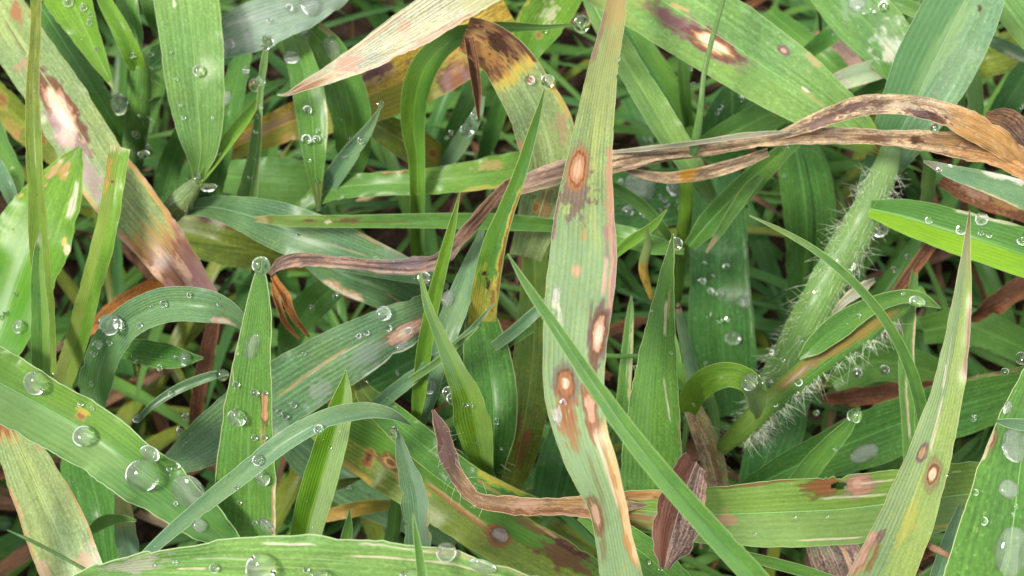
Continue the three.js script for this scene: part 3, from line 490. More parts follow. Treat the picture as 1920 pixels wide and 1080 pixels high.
blade('r40', 'narrow curved blade bowing under the two big drops', [[1120, 340, 20, 16], [1165, 360, 22, 22], [1205, 388, 22, 22], [1240, 425, 20, 18], [1265, 460, 18, 10]], 'fresh', { roll: 0, fold: 0.35 });
blade('r40b', 'lime pointed blade slanting up below the two big drops', [[1150, 480, 26, 14], [1182, 452, 28, 20], [1222, 425, 30, 14], [1251, 392, 32, 2]], 'lime', { roll: 0 });
blade('r41', 'small rolled yellowing leaf with green tip beside the tapering blade', [[1222, 560, 22, 10], [1206, 505, 27, 17], [1214, 462, 31, 15], [1213, 428, 34, 4]], 'yellow', { round: 1, category: 'grass blade', name: 'rolled_leaf', marks: [['zone', 1210, 490, [[[134, 176, 110], 0, 0.04]], false, 0.02]] });
blade('r42', 'slim upright blade standing in the dark gap beside the tapering blade', [[1160, 830, 16, 24], [1168, 760, 20, 26], [1176, 660, 24, 22], [1182, 585, 26, 12], [1184, 555, 27, 3]], 'fresh', { roll: 10, fold: 0.4, marks: [['edge', 1190, 590, 1178, 760, 5, [C.cream, C.tan], 0.7]] });
blade('r43', 'thin green runner bridging the spotted and the tapering blade', [[1120, 665, 28, 9], [1160, 668, 28, 9], [1215, 667, 28, 8]], 'fresh', { round: 1, category: 'grass stem', name: 'grass_culm' });
blade('r13', 'round yellow green stem standing with its swollen joint under the dry strand', [[1268, 560, 12, 20], [1276, 500, 15, 24], [1284, 410, 20, 26], [1288, 325, 26, 25]], 'lime', { round: 1, category: 'grass stem', name: 'grass_culm' });
blade('r14', 'green blade slanting up from the round stem towards the dry strand', [[1292, 462, 19, 24], [1335, 412, 22, 48], [1395, 352, 24, 48], [1450, 300, 25, 36], [1500, 262, 24, 16]], 'fresh', { roll: -10, fold: 0.2 });
blade('r14b', 'short green blade with a torn pale tip pointing downward', [[1425, 330, 26, 14], [1398, 360, 27, 22], [1362, 415, 27, 18], [1336, 455, 27, 9], [1324, 474, 27, 3]], 'fresh', { roll: 0, marks: [['zone', 1342, 445, [[C.pink, 0, 0.03], [C.tan, 0.05, 0.04]], false, 0.03]] });
blade('r24', 'green leaf with a wet whitened patch behind the tall glaucous leaf', [[1540, -40, 30, 80], [1595, 12, 31, 106], [1645, 62, 31, 108], [1690, 118, 30, 86], [1716, 170, 27, 30]], 'fresh', { roll: -6, fold: 0.12, short: 'the leaf with the wet white patch', wet: 0.6, marks: [['spot', 1672, 90, 34, 22, [[1, [168, 188, 160], 0.7, 0.5], [0.5, C.white, 0.5, 0.6]], 1.2], ['blotch', 1668, 105, 16, 12, C.white, 0.7], ['blotch', 1605, 8, 22, 26, [150, 180, 150], 0.6]] });
blade('r25', 'pale flat blade joining the lesioned leaf and the glaucous leaf', [[1535, 170, 26, 22], [1580, 150, 28, 38], [1630, 134, 29, 40], [1700, 116, 28, 30]], 'bleach', { roll: 0, name: 'grass_leaf', category: 'grass blade', marks: [['zone', 1600, 145, [[[176, 204, 160], -0.6, 0.1]], false, 0.1, 0.9]] });
blade('r25b', 'olive blade under the pale flat blade beside the brown twisted leaf', [[1560, 215, 22, 20], [1610, 185, 24, 30], [1670, 150, 25, 30], [1720, 120, 24, 20]], 'fresh', { roll: 10 });
blade('r26', 'narrow wet blade slanting behind the top of the glaucous leaf', [[1620, -30, 31, 26], [1670, 2, 32, 30], [1720, 22, 32, 28], [1790, 55, 30, 20]], 'light', { roll: 0 });
blade('r27', 'light ribbed blade leaning in beside the glaucous leaf top', [[1850, -40, 34, 40], [1885, 10, 34, 62], [1925, 60, 33, 66], [1980, 120, 30, 50]], 'light', { roll: 10, short: 'the light ribbed blade' });
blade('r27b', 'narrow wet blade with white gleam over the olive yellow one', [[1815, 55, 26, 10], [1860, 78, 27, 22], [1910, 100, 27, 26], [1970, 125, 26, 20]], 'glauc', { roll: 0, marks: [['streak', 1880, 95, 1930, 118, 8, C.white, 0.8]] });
blade('r28', 'pale upright blade rising behind the brown bend', [[1732, 460, 12, 26], [1736, 380, 18, 30], [1745, 300, 24, 27]], 'light', { roll: 6 });
blade('r28b', 'pale green upright blade behind the top of the brown bend', [[1830, 250, 22, 26], [1826, 180, 26, 31], [1818, 110, 29, 28], [1808, 50, 30, 16]], 'light', { roll: -4 });
blade('r28c', 'short lime green blade behind the brown bend and glaucous leaf', [[1790, 260, 19, 30], [1785, 210, 22, 40], [1800, 150, 24, 30]], 'fresh', { roll: 0 });

blade('q1', 'orange curled dry shred beside the tip of the tall tapering blade', [[512, 518, 27, 10], [532, 555, 26, 16, 30], [556, 596, 25, 14, -20], [580, 632, 24, 4]], 'amber', { roll: 10, curl: 0.7, wave: 0.8, rag: 0.2, name: 'dry_shred', category: 'dry shred' });
blade('q2', 'thin orange brown shred hanging behind the orange curled one', [[512, 530, 25, 8], [522, 572, 25, 11, 25], [540, 608, 24, 9, -25], [562, 636, 23, 3]], 'amber', { roll: -10, curl: 0.8, wave: 0.8, name: 'dry_shred', category: 'dry shred' });
blade('q3', 'red brown dead blade standing behind the hooked grey blade', [[366, 800, 15, 22], [380, 715, 17, 30], [398, 630, 18, 28], [410, 560, 18, 12]], 'rust', { roll: 10, curl: 0.3, rag: 0.2, category: 'dead leaf' });
blade('q4', 'brown dead strip slanting behind the hooked grey blade and the cut blade', [[165, 622, 15, 20], [228, 572, 17, 36], [290, 536, 17, 30], [350, 505, 16, 12]], 'amber', { roll: 6, rag: 0.2, category: 'dead leaf' });
blade('q5', 'brown dead strips behind the tip of the pale speckled blade', [[1815, 600, 12, 22], [1870, 565, 14, 40], [1930, 530, 14, 34], [1990, 500, 12, 20]], 'rust', { roll: 6, rag: 0.3, wave: 0.9, category: 'dead leaf' });
blade('q6', 'red brown dead blade lying low under the bristly stem', [[1540, 748, 10, 18], [1610, 742, 11, 36], [1690, 732, 11, 34], [1760, 720, 10, 16]], 'rust', { roll: -6, rag: 0.3, wave: 0.9, category: 'dead leaf' });
blade('q7', 'orange dead scrap beside the ring like drop', [[1628, 796, 13, 12], [1662, 776, 15, 34], [1700, 756, 15, 30], [1735, 738, 14, 10]], 'amber', { roll: 10, rag: 0.3, wave: 0.9, category: 'dead leaf' });
// leaves of the middle and upper layers
shoot('b', 'hairy joint with lime leaves and a big drop on its stem', [
  ['sheath', [[236, 390, 10, 48], [246, 310, 15, 52], [256, 230, 21, 50], [262, 150, 27, 44], [262, 118, 29, 34]], 'fresh', { round: 1, short: 'the stem of the hairy joint', hairs: [26, 0.0026, 'both', 0.55, 1] }],
  ['leaf', [[258, 128, 29, 30], [246, 98, 31, 34], [224, 52, 33, 32], [200, 8, 34, 26], [180, -40, 35, 20]], 'lime', { roll: -12, fold: 0.35, short: 'the lime leaf of the hairy joint' }],
  ['leaf', [[262, 112, 28, 12], [254, 62, 30, 34], [242, 8, 32, 42], [235, -40, 33, 44]], 'fresh', { roll: 12, fold: 0.4 }],
  ['leaf', [[264, 140, 27, 14], [290, 120, 26, 44], [322, 86, 25, 48], [350, 50, 24, 30]], 'dark', { roll: 6, short: 'the dark leaf of the hairy joint' }],
  ['leaf', [[300, 70, 18, 20], [285, 30, 22, 26], [270, -20, 25, 24]], 'fresh', { roll: -8 }],
], { short: 'the hairy joint' });
shoot('c', 'shoot with a tall light green leaf, a slim side leaf and a long grey blade', [
  ['sheath', [[322, 396, 21, 44], [340, 378, 23, 46], [358, 358, 26, 36], [370, 340, 28, 22]], 'pale', { round: 1, hairs: [26, 0.0022, 'both', 0, 1] }],
  ['leaf', [[368, 350, 27, 14], [372, 322, 29, 26], [377, 280, 32, 62], [373, 220, 35, 92], [367, 150, 38, 108], [361, 75, 40, 116], [350, -5, 41, 120], [340, -60, 41, 118]], 'light', { roll: -5, fold: 0.16, short: 'the tall light green leaf', margin: 1.4, marks: [['streak', 372, 330, 374, 180, 3, [104, 140, 60], 0.7], ['blotch', 326, 5, 10, 3, C.white, 0.8], ['zone', 376, 280, [[[128, 172, 74], 0, 0.15]], true, 0.05, 0.6]] }],
  ['leaf', [[372, 346, 28, 12], [398, 306, 30, 22], [430, 262, 32, 26], [462, 220, 33, 22], [490, 180, 33, 10]], 'lime', { roll: 0, fold: 0.5, short: 'the slim side leaf' }],
  ['leaf', [[322, 396, 21, 16], [390, 388, 23, 38], [460, 402, 25, 66], [540, 430, 26, 92], [630, 462, 26, 86], [720, 492, 25, 60], [800, 520, 23, 30], [840, 540, 21, 8]], 'grey', { roll: 6, fold: 0.14, wave: 0.5, margin: 1.2, short: 'the long grey blade', marks: [['streak', 665, 432, 765, 482, 12, C.tan, 0.85], ['streak', 670, 428, 790, 480, 5, [150, 140, 70], 0.7], ['blotch', 740, 478, 24, 12, [140, 164, 144], 0.6], ['streak', 610, 455, 690, 480, 4, C.tan, 0.7], ['streak', 480, 415, 600, 450, 3, [70, 100, 70], 0.6]] }],
], { short: 'the shoot with the tall light leaf' });
blade('c6', 'dark green blade tucked behind the tall light green leaf', [[305, 370, 14, 40], [322, 310, 17, 46], [345, 245, 19, 34], [365, 180, 19, 16]], 'dark', { roll: -8, fold: 0.3 });
blade('c7', 'dark green blade behind the slim side leaf of the tall shoot', [[400, 370, 14, 46], [412, 300, 17, 54], [428, 220, 19, 52], [450, 130, 20, 40], [470, 70, 19, 20]], 'dark', { roll: 8, short: 'the dark blade behind the slim side leaf' });
blade('d1', 'upright guttating blade strung with beads and a clear bead at its tip', [[466, 385, 20, 46], [474, 335, 24, 38], [481, 280, 28, 26], [487, 220, 32, 17], [491, 165, 36, 14], [497, 115, 40, 15], [502, 76, 43, 5]], 'light', { roll: 20, fold: 0.45, margin: 1.4, short: 'the guttating upright blade' });
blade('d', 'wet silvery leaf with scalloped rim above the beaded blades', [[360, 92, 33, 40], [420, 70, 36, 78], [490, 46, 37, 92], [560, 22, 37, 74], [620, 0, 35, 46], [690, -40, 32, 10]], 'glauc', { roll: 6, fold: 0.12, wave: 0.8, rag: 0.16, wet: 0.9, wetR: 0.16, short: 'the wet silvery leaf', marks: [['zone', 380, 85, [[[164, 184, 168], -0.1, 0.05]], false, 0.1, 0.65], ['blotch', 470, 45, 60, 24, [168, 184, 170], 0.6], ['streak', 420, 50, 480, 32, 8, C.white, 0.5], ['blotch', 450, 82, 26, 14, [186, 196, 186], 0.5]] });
blade('d4', 'bleached pale leaf tapering to a pink brown dry point', [[1010, -100, 50, 76], [930, -45, 50, 88], [857, 0, 50, 84], [765, 58, 50, 76], [690, 103, 49, 56], [625, 136, 48, 36], [572, 160, 47, 18], [538, 177, 46, 6], [520, 178, 46, 3]], 'bleach', { roll: -4, fold: 0.1, rag: 0.12, wave: 0.3, margin: 0.9, short: 'the bleached pale leaf', marks: [['edge', 900, 22, 700, 128, 12, [C.cream, C.pink]], ['edge', 760, 6, 640, 112, 10, [C.tan, C.cream]], ['spot', 758, 52, 16, 10, [[1, C.pink, 0.6, 0.5]], 0.8], ['blotch', 650, 122, 26, 14, C.pink, 0.9], ['streak', 900, 20, 700, 112, 5, [150, 120, 90], 0.4], ['zone', 600, 148, [[C.tan, 0, 0.06], [[170, 104, 70], 0.03, 0.04], [C.cream, 0.1, 0.03]], false, 0.05], ['zone', 870, -4, [[[176, 178, 110], 0, 0.1]], true, 0.06, 0.7]] });
blade('a2', 'upright green blade with a whitened tip standing against the vertical narrow blade', [[82, 770, 28, 34], [80, 700, 32, 40], [79, 630, 36, 38], [76, 560, 40, 33], [73, 500, 43, 24], [74, 462, 45, 15], [76, 436, 46, 4]], 'fresh', { roll: 4, fold: 0.35, short: 'the upright blade with whitened tip', marks: [['zone', 75, 458, [[C.white, 0, 0.02]], false, 0.01, 0.8], ['half', 92, 650, [150, 186, 80], 0.6]] });
blade('a1', 'long vertical yellow green blade crossing in front of the lesioned leaf', [[96, 700, 26, 26], [88, 600, 31, 36], [80, 510, 36, 38], [73, 420, 40, 36], [69, 335, 44, 31], [65, 265, 46, 32], [63, 170, 48, 26], [67, 70, 50, 22], [71, -30, 51, 22]], 'olive', { roll: 2, fold: 0.3, rag: 0.02, short: 'the long vertical yellow green blade', marks: [['zone', 66, 250, [[[120, 166, 60], 0, 0.2]], true, 0.1, 0.7]] });
blade('a5', 'yellow green blade cut off square at its dry top', [[112, 735, 18, 40], [128, 690, 22, 42], [152, 615, 29, 44], [172, 540, 35, 41], [190, 470, 39, 42], [206, 400, 42, 38], [216, 335, 44, 37], [226, 276, 46, 38]], 'lime', { roll: -4, fold: 0.2, short: 'the square cut blade', marks: [['half', 160, 560, [168, 186, 92], 0.7], ['zone', 226, 283, [[C.cream, 0, 0.012]], false, 0.01], ['edge', 206, 290, 200, 370, 9, [C.yellow, C.orange], 0.8], ['speck', 210, 341, 4, C.brown], ['zone', 140, 650, [[[150, 156, 90], 0, 0.2]], true, 0.1, 0.6]] });
blade('d9', 'dark green blade rising to a drop at its point and yellowing below', [[900, 740, 18, 30], [902, 660, 23, 46], [906, 590, 28, 54], [914, 530, 32, 52], [926, 465, 36, 46], [948, 400, 39, 34], [974, 330, 42, 26], [1003, 235, 46, 16], [1021, 168, 49, 3]], 'dark', { roll: 6, fold: 0.4, margin: 1.3, marginColour: [200, 196, 90], short: 'the dark blade rising to a drop', marks: [['half', 880, 560, [110, 160, 50], 0.7], ['zone', 916, 520, [[C.yellow, 0, 0.05]], true, 0.06, 0.75], ['edge', 985, 330, 925, 560, 9, [C.yellow, C.brown]], ['blotch', 915, 535, 10, 4, C.dark, 0.95], ['blotch', 908, 512, 4, 3, C.dark, 0.9], ['blotch', 925, 560, 24, 4, C.rust, 0.8]] });
blade('e10', 'broad dark green leaf with a cream rim at the hairy base', [[925, 915, 18, 16], [925, 870, 21, 44], [926, 810, 24, 84], [924, 740, 26, 96], [914, 665, 27, 88], [902, 595, 27, 56], [895, 540, 26, 20]], 'dark', { roll: 6, fold: 0.3, margin: 1.8, marginColour: [215, 200, 150], short: 'the broad leaf with a cream rim', hairs: [40, 0.0022, 'both', 0, 0.25] });
blade('e9', 'sharply folded blade pale blue at the tip and lime below', [[918, 910, 20, 18], [902, 850, 25, 52], [890, 790, 30, 76], [880, 745, 34, 66], [856, 690, 38, 46], [828, 632, 41, 27], [803, 572, 44, 18], [788, 515, 46, 6]], 'lime', { roll: 10, fold: 0.55, short: 'the sharply folded blade', marks: [['zone', 868, 712, [[[130, 170, 120], 0, 0.12]], false, 0.05, 0.85], ['half', 905, 760, [160, 190, 110], 0.5], ['blotch', 885, 805, 20, 8, [120, 150, 20], 0.6]] });
blade('e8', 'slim lime needle blade standing upright before the purple strand', [[776, 810, 22, 12], [786, 740, 27, 26], [797, 650, 34, 29], [812, 570, 40, 27], [826, 510, 44, 24], [844, 440, 48, 18], [863, 358, 52, 2]], 'lime', { roll: 0, fold: 0.4, rag: 0.02, short: 'the slim lime needle' });
blade('e12', 'thin slanting blade passing behind the sharply folded blade', [[690, 775, 24, 26], [745, 730, 28, 27], [810, 680, 32, 20], [870, 632, 35, 13], [925, 570, 38, 3]], 'glauc', { roll: 8 });
blade('e12b', 'thin pale blade tip slanting in front of the yellowing dark blade', [[770, 712, 30, 13], [815, 682, 34, 13], [860, 645, 38, 10], [898, 612, 41, 2]], 'light', { roll: 0 });
blade('e14', 'short grey blade end between the needle tip and the spotted blade', [[925, 650, 29, 18], [965, 620, 31, 22], [1010, 580, 33, 20], [1050, 545, 33, 10]], 'glauc', { roll: 0 });
blade('e14b', 'short green strip low beside the yellowing dark blade foot', [[935, 660, 24, 8], [960, 640, 26, 14], [1000, 615, 26, 14]], 'fresh', { roll: 0 });
blade('e4', 'upright lime blade with a pale folded strip down one side', [[570, 1020, 20, 56], [580, 975, 24, 62], [598, 910, 30, 66], [617, 845, 35, 62], [635, 780, 40, 52], [645, 735, 43, 32], [649, 694, 45, 2]], 'lime', { roll: -6, fold: 0.36, margin: 1.2, short: 'the upright lime blade with pale strip', marks: [['half', 640, 840, [168, 196, 140], 0.85], ['half', 590, 840, [104, 160, 30], 0.7]] });
blade('e5', 'glaucous pointed blade with a clear drop at its tip', [[785, 1060, 30, 50], [785, 1000, 34, 55], [782, 940, 39, 54], [769, 885, 43, 42], [754, 840, 46, 24], [742, 796, 49, 3]], 'glauc', { roll: 24, fold: 0.24, short: 'the glaucous pointed blade', marks: [['half', 800, 960, [160, 186, 160], 0.6], ['edge', 800, 930, 812, 1000, 5, [C.yellow, C.orange]]] });
blade('e1', 'tall tapering blade with cream rims and drops and a clear bead on its tip', [[462, 1060, 20, 120], [463, 1000, 24, 124], [464, 900, 31, 120], [467, 800, 37, 102], [474, 700, 43, 82], [481, 625, 47, 63], [487, 565, 50, 45], [489, 525, 52, 28], [490, 488, 54, 6]], 'fresh', { roll: 14, fold: 0.1, wave: 0.3, rag: 0.08, margin: 2, marginColour: [214, 206, 160], rib: 0, short: 'the tall tapering blade', wet: 0.45, marks: [['spot', 500, 760, 32, 8, [[1.1, C.brown, 0.7, 0.2], [0.8, C.tan, 0.9, 0.2]], 0.5], ['streak', 496, 790, 500, 870, 14, C.tan, 0.55], ['streak', 500, 720, 498, 860, 4, C.rust, 0.5], ['edge', 520, 880, 524, 1000, 10, [C.tan, C.cream], 0.8], ['blotch', 440, 655, 12, 3, C.cream, 0.8], ['streak', 432, 690, 436, 740, 3, C.cream, 0.7], ['streak', 470, 1000, 478, 600, 3, [130, 172, 96], 0.6]] });
blade('e3', 'slim pale green blade bowed over the tall tapering blade', [[215, 1100, 42, 12], [300, 1016, 45, 22], [385, 945, 48, 30], [462, 884, 51, 36], [540, 824, 53, 37], [615, 784, 54, 34], [685, 770, 53, 29], [735, 777, 52, 18], [770, 796, 50, 4]], 'glauc', { roll: 16, fold: 0.2, rag: 0.01, wave: 0.1, short: 'the slim bowed blade' });
blade('r15', 'tall tapering light green blade with serrated edge and white slits', [[1218, 960, 24, 90], [1221, 900, 28, 106], [1224, 830, 33, 104], [1228, 745, 38, 88], [1234, 665, 42, 68], [1242, 590, 46, 46], [1250, 520, 49, 27], [1258, 470, 51, 12], [1262, 438, 53, 2]], 'fresh', { roll: 14, fold: 0.1, wave: 0.3, rag: 0.16, margin: 1.6, rib: 0, short: 'the light green tapering blade', marks: [['streak', 1250, 560, 1247, 632, 7, C.cream, 0.9], ['streak', 1245, 700, 1258, 790, 4, C.white, 0.8], ['streak', 1256, 540, 1252, 600, 4, C.tan, 0.7], ['half', 1180, 840, [120, 166, 96], 0.4], ['edge', 1278, 780, 1278, 830, 5, [C.tan, C.brown], 0.6]] });
blade('r16', 'small rolled blue green leaf with an open dark tip', [[1308, 740, 20, 30], [1298, 700, 24, 27], [1288, 655, 29, 22], [1278, 615, 33, 18], [1271, 572, 37, 11]], 'glauc', { round: 1, flat: 0.9, category: 'grass blade', name: 'rolled_leaf', marks: [['zone', 1272, 578, [[C.tan, -0.03, 0.02], [C.dark, 0.01, 0.01]], false, 0.005], ['zone', 1300, 712, [[[170, 180, 120], 0, 0.05]], true, 0.04]] });
blade('r16b', 'small green leaf cupped round the foot of the rolled one', [[1320, 742, 19, 14], [1285, 722, 22, 26], [1262, 685, 24, 34], [1258, 640, 25, 22], [1262, 610, 25, 4]], 'fresh', { roll: -10, fold: 0.5 });
shoot('k', 'lime leaf curling in a hook from a straw coloured hairy sheath', [
  ['sheath', [[1352, 925, 14, 36], [1338, 870, 18, 46], [1318, 810, 22, 44], [1296, 760, 26, 34]], 'straw', { round: 1, hairs: [36, 0.0024, 'both', 0, 1], marks: [['streak', 1320, 810, 1345, 900, 8, C.brown, 0.7], ['half', 1360, 860, [150, 160, 90], 0.6]] }],
  ['leaf', [[1288, 772, 30, 34], [1300, 736, 34, 46], [1328, 712, 37, 50], [1366, 702, 38, 46], [1402, 716, 37, 42], [1418, 750, 33, 40], [1420, 785, 29, 8]], 'lime', { roll: 6, fold: 0.15, curl: 0.3, short: 'the hooked lime leaf', marks: [['zone', 1400, 716, [[[150, 170, 140], 0, 0.06]], false, 0.03, 0.6], ['zone', 1330, 708, [[C.lime, 0, 0.3]], true, 0.1, 0.6]] }],
  ['sheath', [[1340, 830, 20, 22], [1336, 780, 23, 26], [1330, 740, 26, 18]], 'light', { round: 1 }],
], { short: 'the hooked lime leaf' });
shoot('s', 'thick hairy stem with a jointed leaf folded dark above and lime below', [
  ['sheath', [[1400, 830, 12, 46], [1444, 735, 17, 58], [1508, 615, 22, 66], [1572, 495, 27, 66], [1622, 405, 31, 62], [1655, 330, 33, 50], [1672, 280, 34, 40]], 'light', { round: 1, flat: 0.6, short: 'the thick hairy stem', hairs: [760, 0.0028, 'both', 0.05, 0.95], marks: [['zone', 1570, 495, [[[136, 166, 112], 0, 0.2]], false, 0.06, 0.6], ['streak', 1450, 720, 1600, 430, 16, [124, 168, 100], 0.5]] }],
  ['leaf', [[1632, 392, 33, 34], [1690, 405, 34, 66], [1770, 430, 35, 84], [1860, 457, 36, 94], [1960, 490, 36, 98]], 'fresh', { roll: 2, fold: 0.5, wave: 0.4, rib: 1.4, short: 'the jointed folded leaf', marks: [['half', 1750, 452, [142, 190, 40], 0.9], ['half', 1790, 410, [92, 144, 74], 0.6], ['edge', 1780, 395, 1910, 430, 5, [C.white, C.cream], 0.7]] }],
], { short: 'the thick hairy stem' });
shoot('h', 'bristly green stem with brown stripe and a grey leaf end holding a dark drop', [
  ['sheath', [[1352, 842, 20, 26], [1392, 806, 23, 40], [1450, 750, 26, 46], [1530, 684, 29, 48], [1610, 628, 31, 46], [1680, 580, 32, 38], [1730, 545, 32, 22]], 'fresh', { round: 1, flat: 0.6, short: 'the bristly stem', hairs: [200, 0.0029, 'right', 0.1, 0.85], marks: [['streak', 1440, 745, 1690, 575, 14, [176, 124, 60], 0.75], ['streak', 1470, 726, 1640, 600, 5, C.brown, 0.6], ['zone', 1450, 750, [[[146, 174, 70], 0, 0.1]], true, 0.05, 0.7]] }],
  ['leaf', [[1498, 672, 31, 6], [1524, 650, 32, 34], [1570, 612, 33, 48], [1630, 575, 34, 34], [1690, 556, 35, 26], [1730, 562, 35, 24], [1764, 578, 34, 2]], 'fresh', { roll: 4, fold: 0.3, margin: 1.4, short: 'the grey leaf end' }],
], { short: 'the bristly stem' });
blade('r18', 'thin bowed blade arching across the bristly stem', [[1742, 870, 30, 20], [1733, 810, 34, 24], [1718, 730, 39, 24], [1690, 655, 43, 21], [1650, 588, 46, 18], [1598, 528, 48, 16], [1535, 474, 49, 13], [1470, 435, 49, 9], [1405, 404, 49, 2]], 'fresh', { roll: 0, fold: 0.4, rag: 0.01, marks: [['zone', 1500, 452, [[[176, 190, 110], 0, 0.1]], false, 0.03, 0.7]] });
blade('r19', 'upright narrow blade with cream stripes behind the bowed thin one', [[1706, 880, 20, 24], [1702, 800, 23, 27], [1698, 720, 26, 29], [1700, 640, 28, 29], [1707, 565, 29, 26], [1716, 500, 28, 10]], 'fresh', { roll: -6, marks: [['streak', 1698, 700, 1706, 830, 5, C.cream, 0.8], ['edge', 1716, 560, 1714, 680, 4, [C.tan, C.cream], 0.8], ['streak', 1696, 720, 1702, 800, 4, C.tan, 0.6]] });
blade('r21', 'green pointed leaf with a ring like drop on its tip low by the litter', [[1490, 915, 20, 40], [1522, 872, 22, 40], [1558, 832, 25, 34], [1588, 800, 27, 24], [1612, 764, 30, 4]], 'fresh', { roll: 8, fold: 0.35, short: 'the leaf with a ring like drop' });
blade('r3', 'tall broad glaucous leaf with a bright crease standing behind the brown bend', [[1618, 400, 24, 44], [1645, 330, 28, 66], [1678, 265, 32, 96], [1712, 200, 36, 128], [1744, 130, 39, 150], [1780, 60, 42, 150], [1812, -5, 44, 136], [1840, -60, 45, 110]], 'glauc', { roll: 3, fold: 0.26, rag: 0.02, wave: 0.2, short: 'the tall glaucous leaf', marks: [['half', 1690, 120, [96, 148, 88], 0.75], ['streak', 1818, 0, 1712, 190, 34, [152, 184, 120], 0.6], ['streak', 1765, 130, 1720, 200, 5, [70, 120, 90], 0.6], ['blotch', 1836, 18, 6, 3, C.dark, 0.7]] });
blade('r1', 'very broad leaf with a purple streaked cream lesion', [[1120, -70, 40, 150], [1200, -25, 40, 158], [1285, 28, 40, 156], [1370, 82, 39, 150], [1450, 136, 38, 138], [1530, 190, 37, 114], [1595, 238, 35, 80], [1640, 275, 33, 36], [1662, 300, 32, 6]], 'light', { roll: 4, fold: 0.12, wave: 0.3, rag: 0.1, short: 'the very broad lesioned leaf', marks: [['spot', 1268, 45, 62, 15, [[1.1, C.plum, 0.6, 0.3], [0.8, [120, 80, 84], 0.8, 0.3]], 0.6], ['spot', 1340, 86, 62, 19, [[1.25, C.mauve, 0.5, 0.3], [1.05, [118, 74, 74], 0.9, 0.15], [0.82, C.rust, 0.8, 0.2], [0.66, C.tan, 0.9, 0.2], [0.52, [246, 226, 200], 0.95, 0.25]], 0.4], ['streak', 1255, 5, 1295, 22, 8, C.tan, 0.85], ['spot', 1467, 95, 11, 6, [[1.2, C.plum, 0.8, 0.2], [0.6, C.pink, 0.8, 0.3]]], ['streak', 1500, 165, 1545, 200, 8, C.tan, 0.6], ['blotch', 1525, 115, 16, 8, C.tan, 0.6], ['blotch', 1510, 168, 8, 3, C.white, 0.8], ['streak', 1200, 20, 1480, 170, 4, [120, 152, 84], 0.6], ['zone', 1630, 270, [[C.lime, -0.03, 0.02], [C.brown, 0.02, 0.02]], false, 0.02], ['zone', 1200, 20, [[[164, 176, 96], 0, 0.06]], true, 0.05, 0.6]] });
blade('r2', 'thin pale culm rising in front of the cream lesion', [[1300, 290, 38, 16], [1306, 255, 40, 17], [1314, 200, 43, 12], [1320, 140, 45, 10], [1336, 70, 47, 10], [1356, 0, 48, 9], [1370, -50, 49, 8]], 'light', { round: 1, name: 'grass_culm', category: 'grass stem', marks: [['half', 1330, 140, [120, 164, 100], 0.5]] });
blade('r7', 'grey leaf with torn white edge pointing at the brown bend', [[1990, 395, 38, 50], [1920, 366, 40, 54], [1850, 342, 41, 42], [1790, 325, 42, 28], [1752, 310, 42, 14], [1731, 302, 42, 2]], 'glauc', { roll: -4, fold: 0.14, short: 'the grey leaf with torn white edge', marks: [['edge', 1835, 325, 1930, 345, 10, [C.white, [236, 232, 222]], 0.9], ['zone', 1762, 314, [[C.mauve, 0, 0.04]], false, 0.03, 0.7], ['edge', 1800, 345, 1920, 385, 4, [C.tan, C.cream], 0.7]] });
blade('r9', 'wide horizontal yellow green blade with a torn hole and brown rot', [[1870, 920, 34, 116], [1800, 928, 35, 128], [1700, 940, 36, 134], [1580, 954, 36, 136], [1450, 962, 36, 130], [1330, 965, 36, 112], [1240, 960, 36, 88], [1170, 955, 35, 70], [1090, 952, 34, 40]], 'light', { roll: 6, fold: 0.1, rag: 0.05, margin: 1.1, short: 'the wide horizontal blade', holes: [[1568, 908, 13, 9]], step: 0.00035, across: 44, marks: [['half', 1500, 1000, [150, 178, 100], 0.6], ['half', 1500, 920, [140, 168, 60], 0.5], ['spot', 1545, 908, 30, 18, [[1.4, C.brown, 0.6, 0.3], [1, C.rust, 0.9, 0.2]], 0.6], ['spot', 1602, 905, 28, 20, [[1.2, C.mauve, 0.8, 0.3], [0.9, C.rose, 0.9, 0.2], [0.4, C.pink, 0.9, 0.3]], 0.6], ['streak', 1530, 934, 1665, 925, 5, C.white, 0.95], ['streak', 1605, 906, 1672, 898, 5, C.cream, 0.8], ['streak', 1490, 1012, 1625, 1004, 4, C.cream, 0.9], ['streak', 1735, 990, 1790, 985, 5, C.yellow, 0.8], ['streak', 1775, 884, 1795, 882, 4, C.cream, 0.8], ['blotch', 1362, 972, 16, 10, C.rose, 0.8], ['edge', 1150, 920, 1250, 915, 18, [C.rust, C.orange]], ['streak', 1180, 970, 1230, 968, 8, C.mauve, 0.8], ['streak', 1180, 935, 1230, 932, 8, C.tan, 0.8], ['zone', 1210, 955, [[C.rust, 0, 0.03]], false, 0.06, 0.7], ['edge', 1330, 908, 1500, 893, 6, [C.brown, C.rust], 0.6]] });
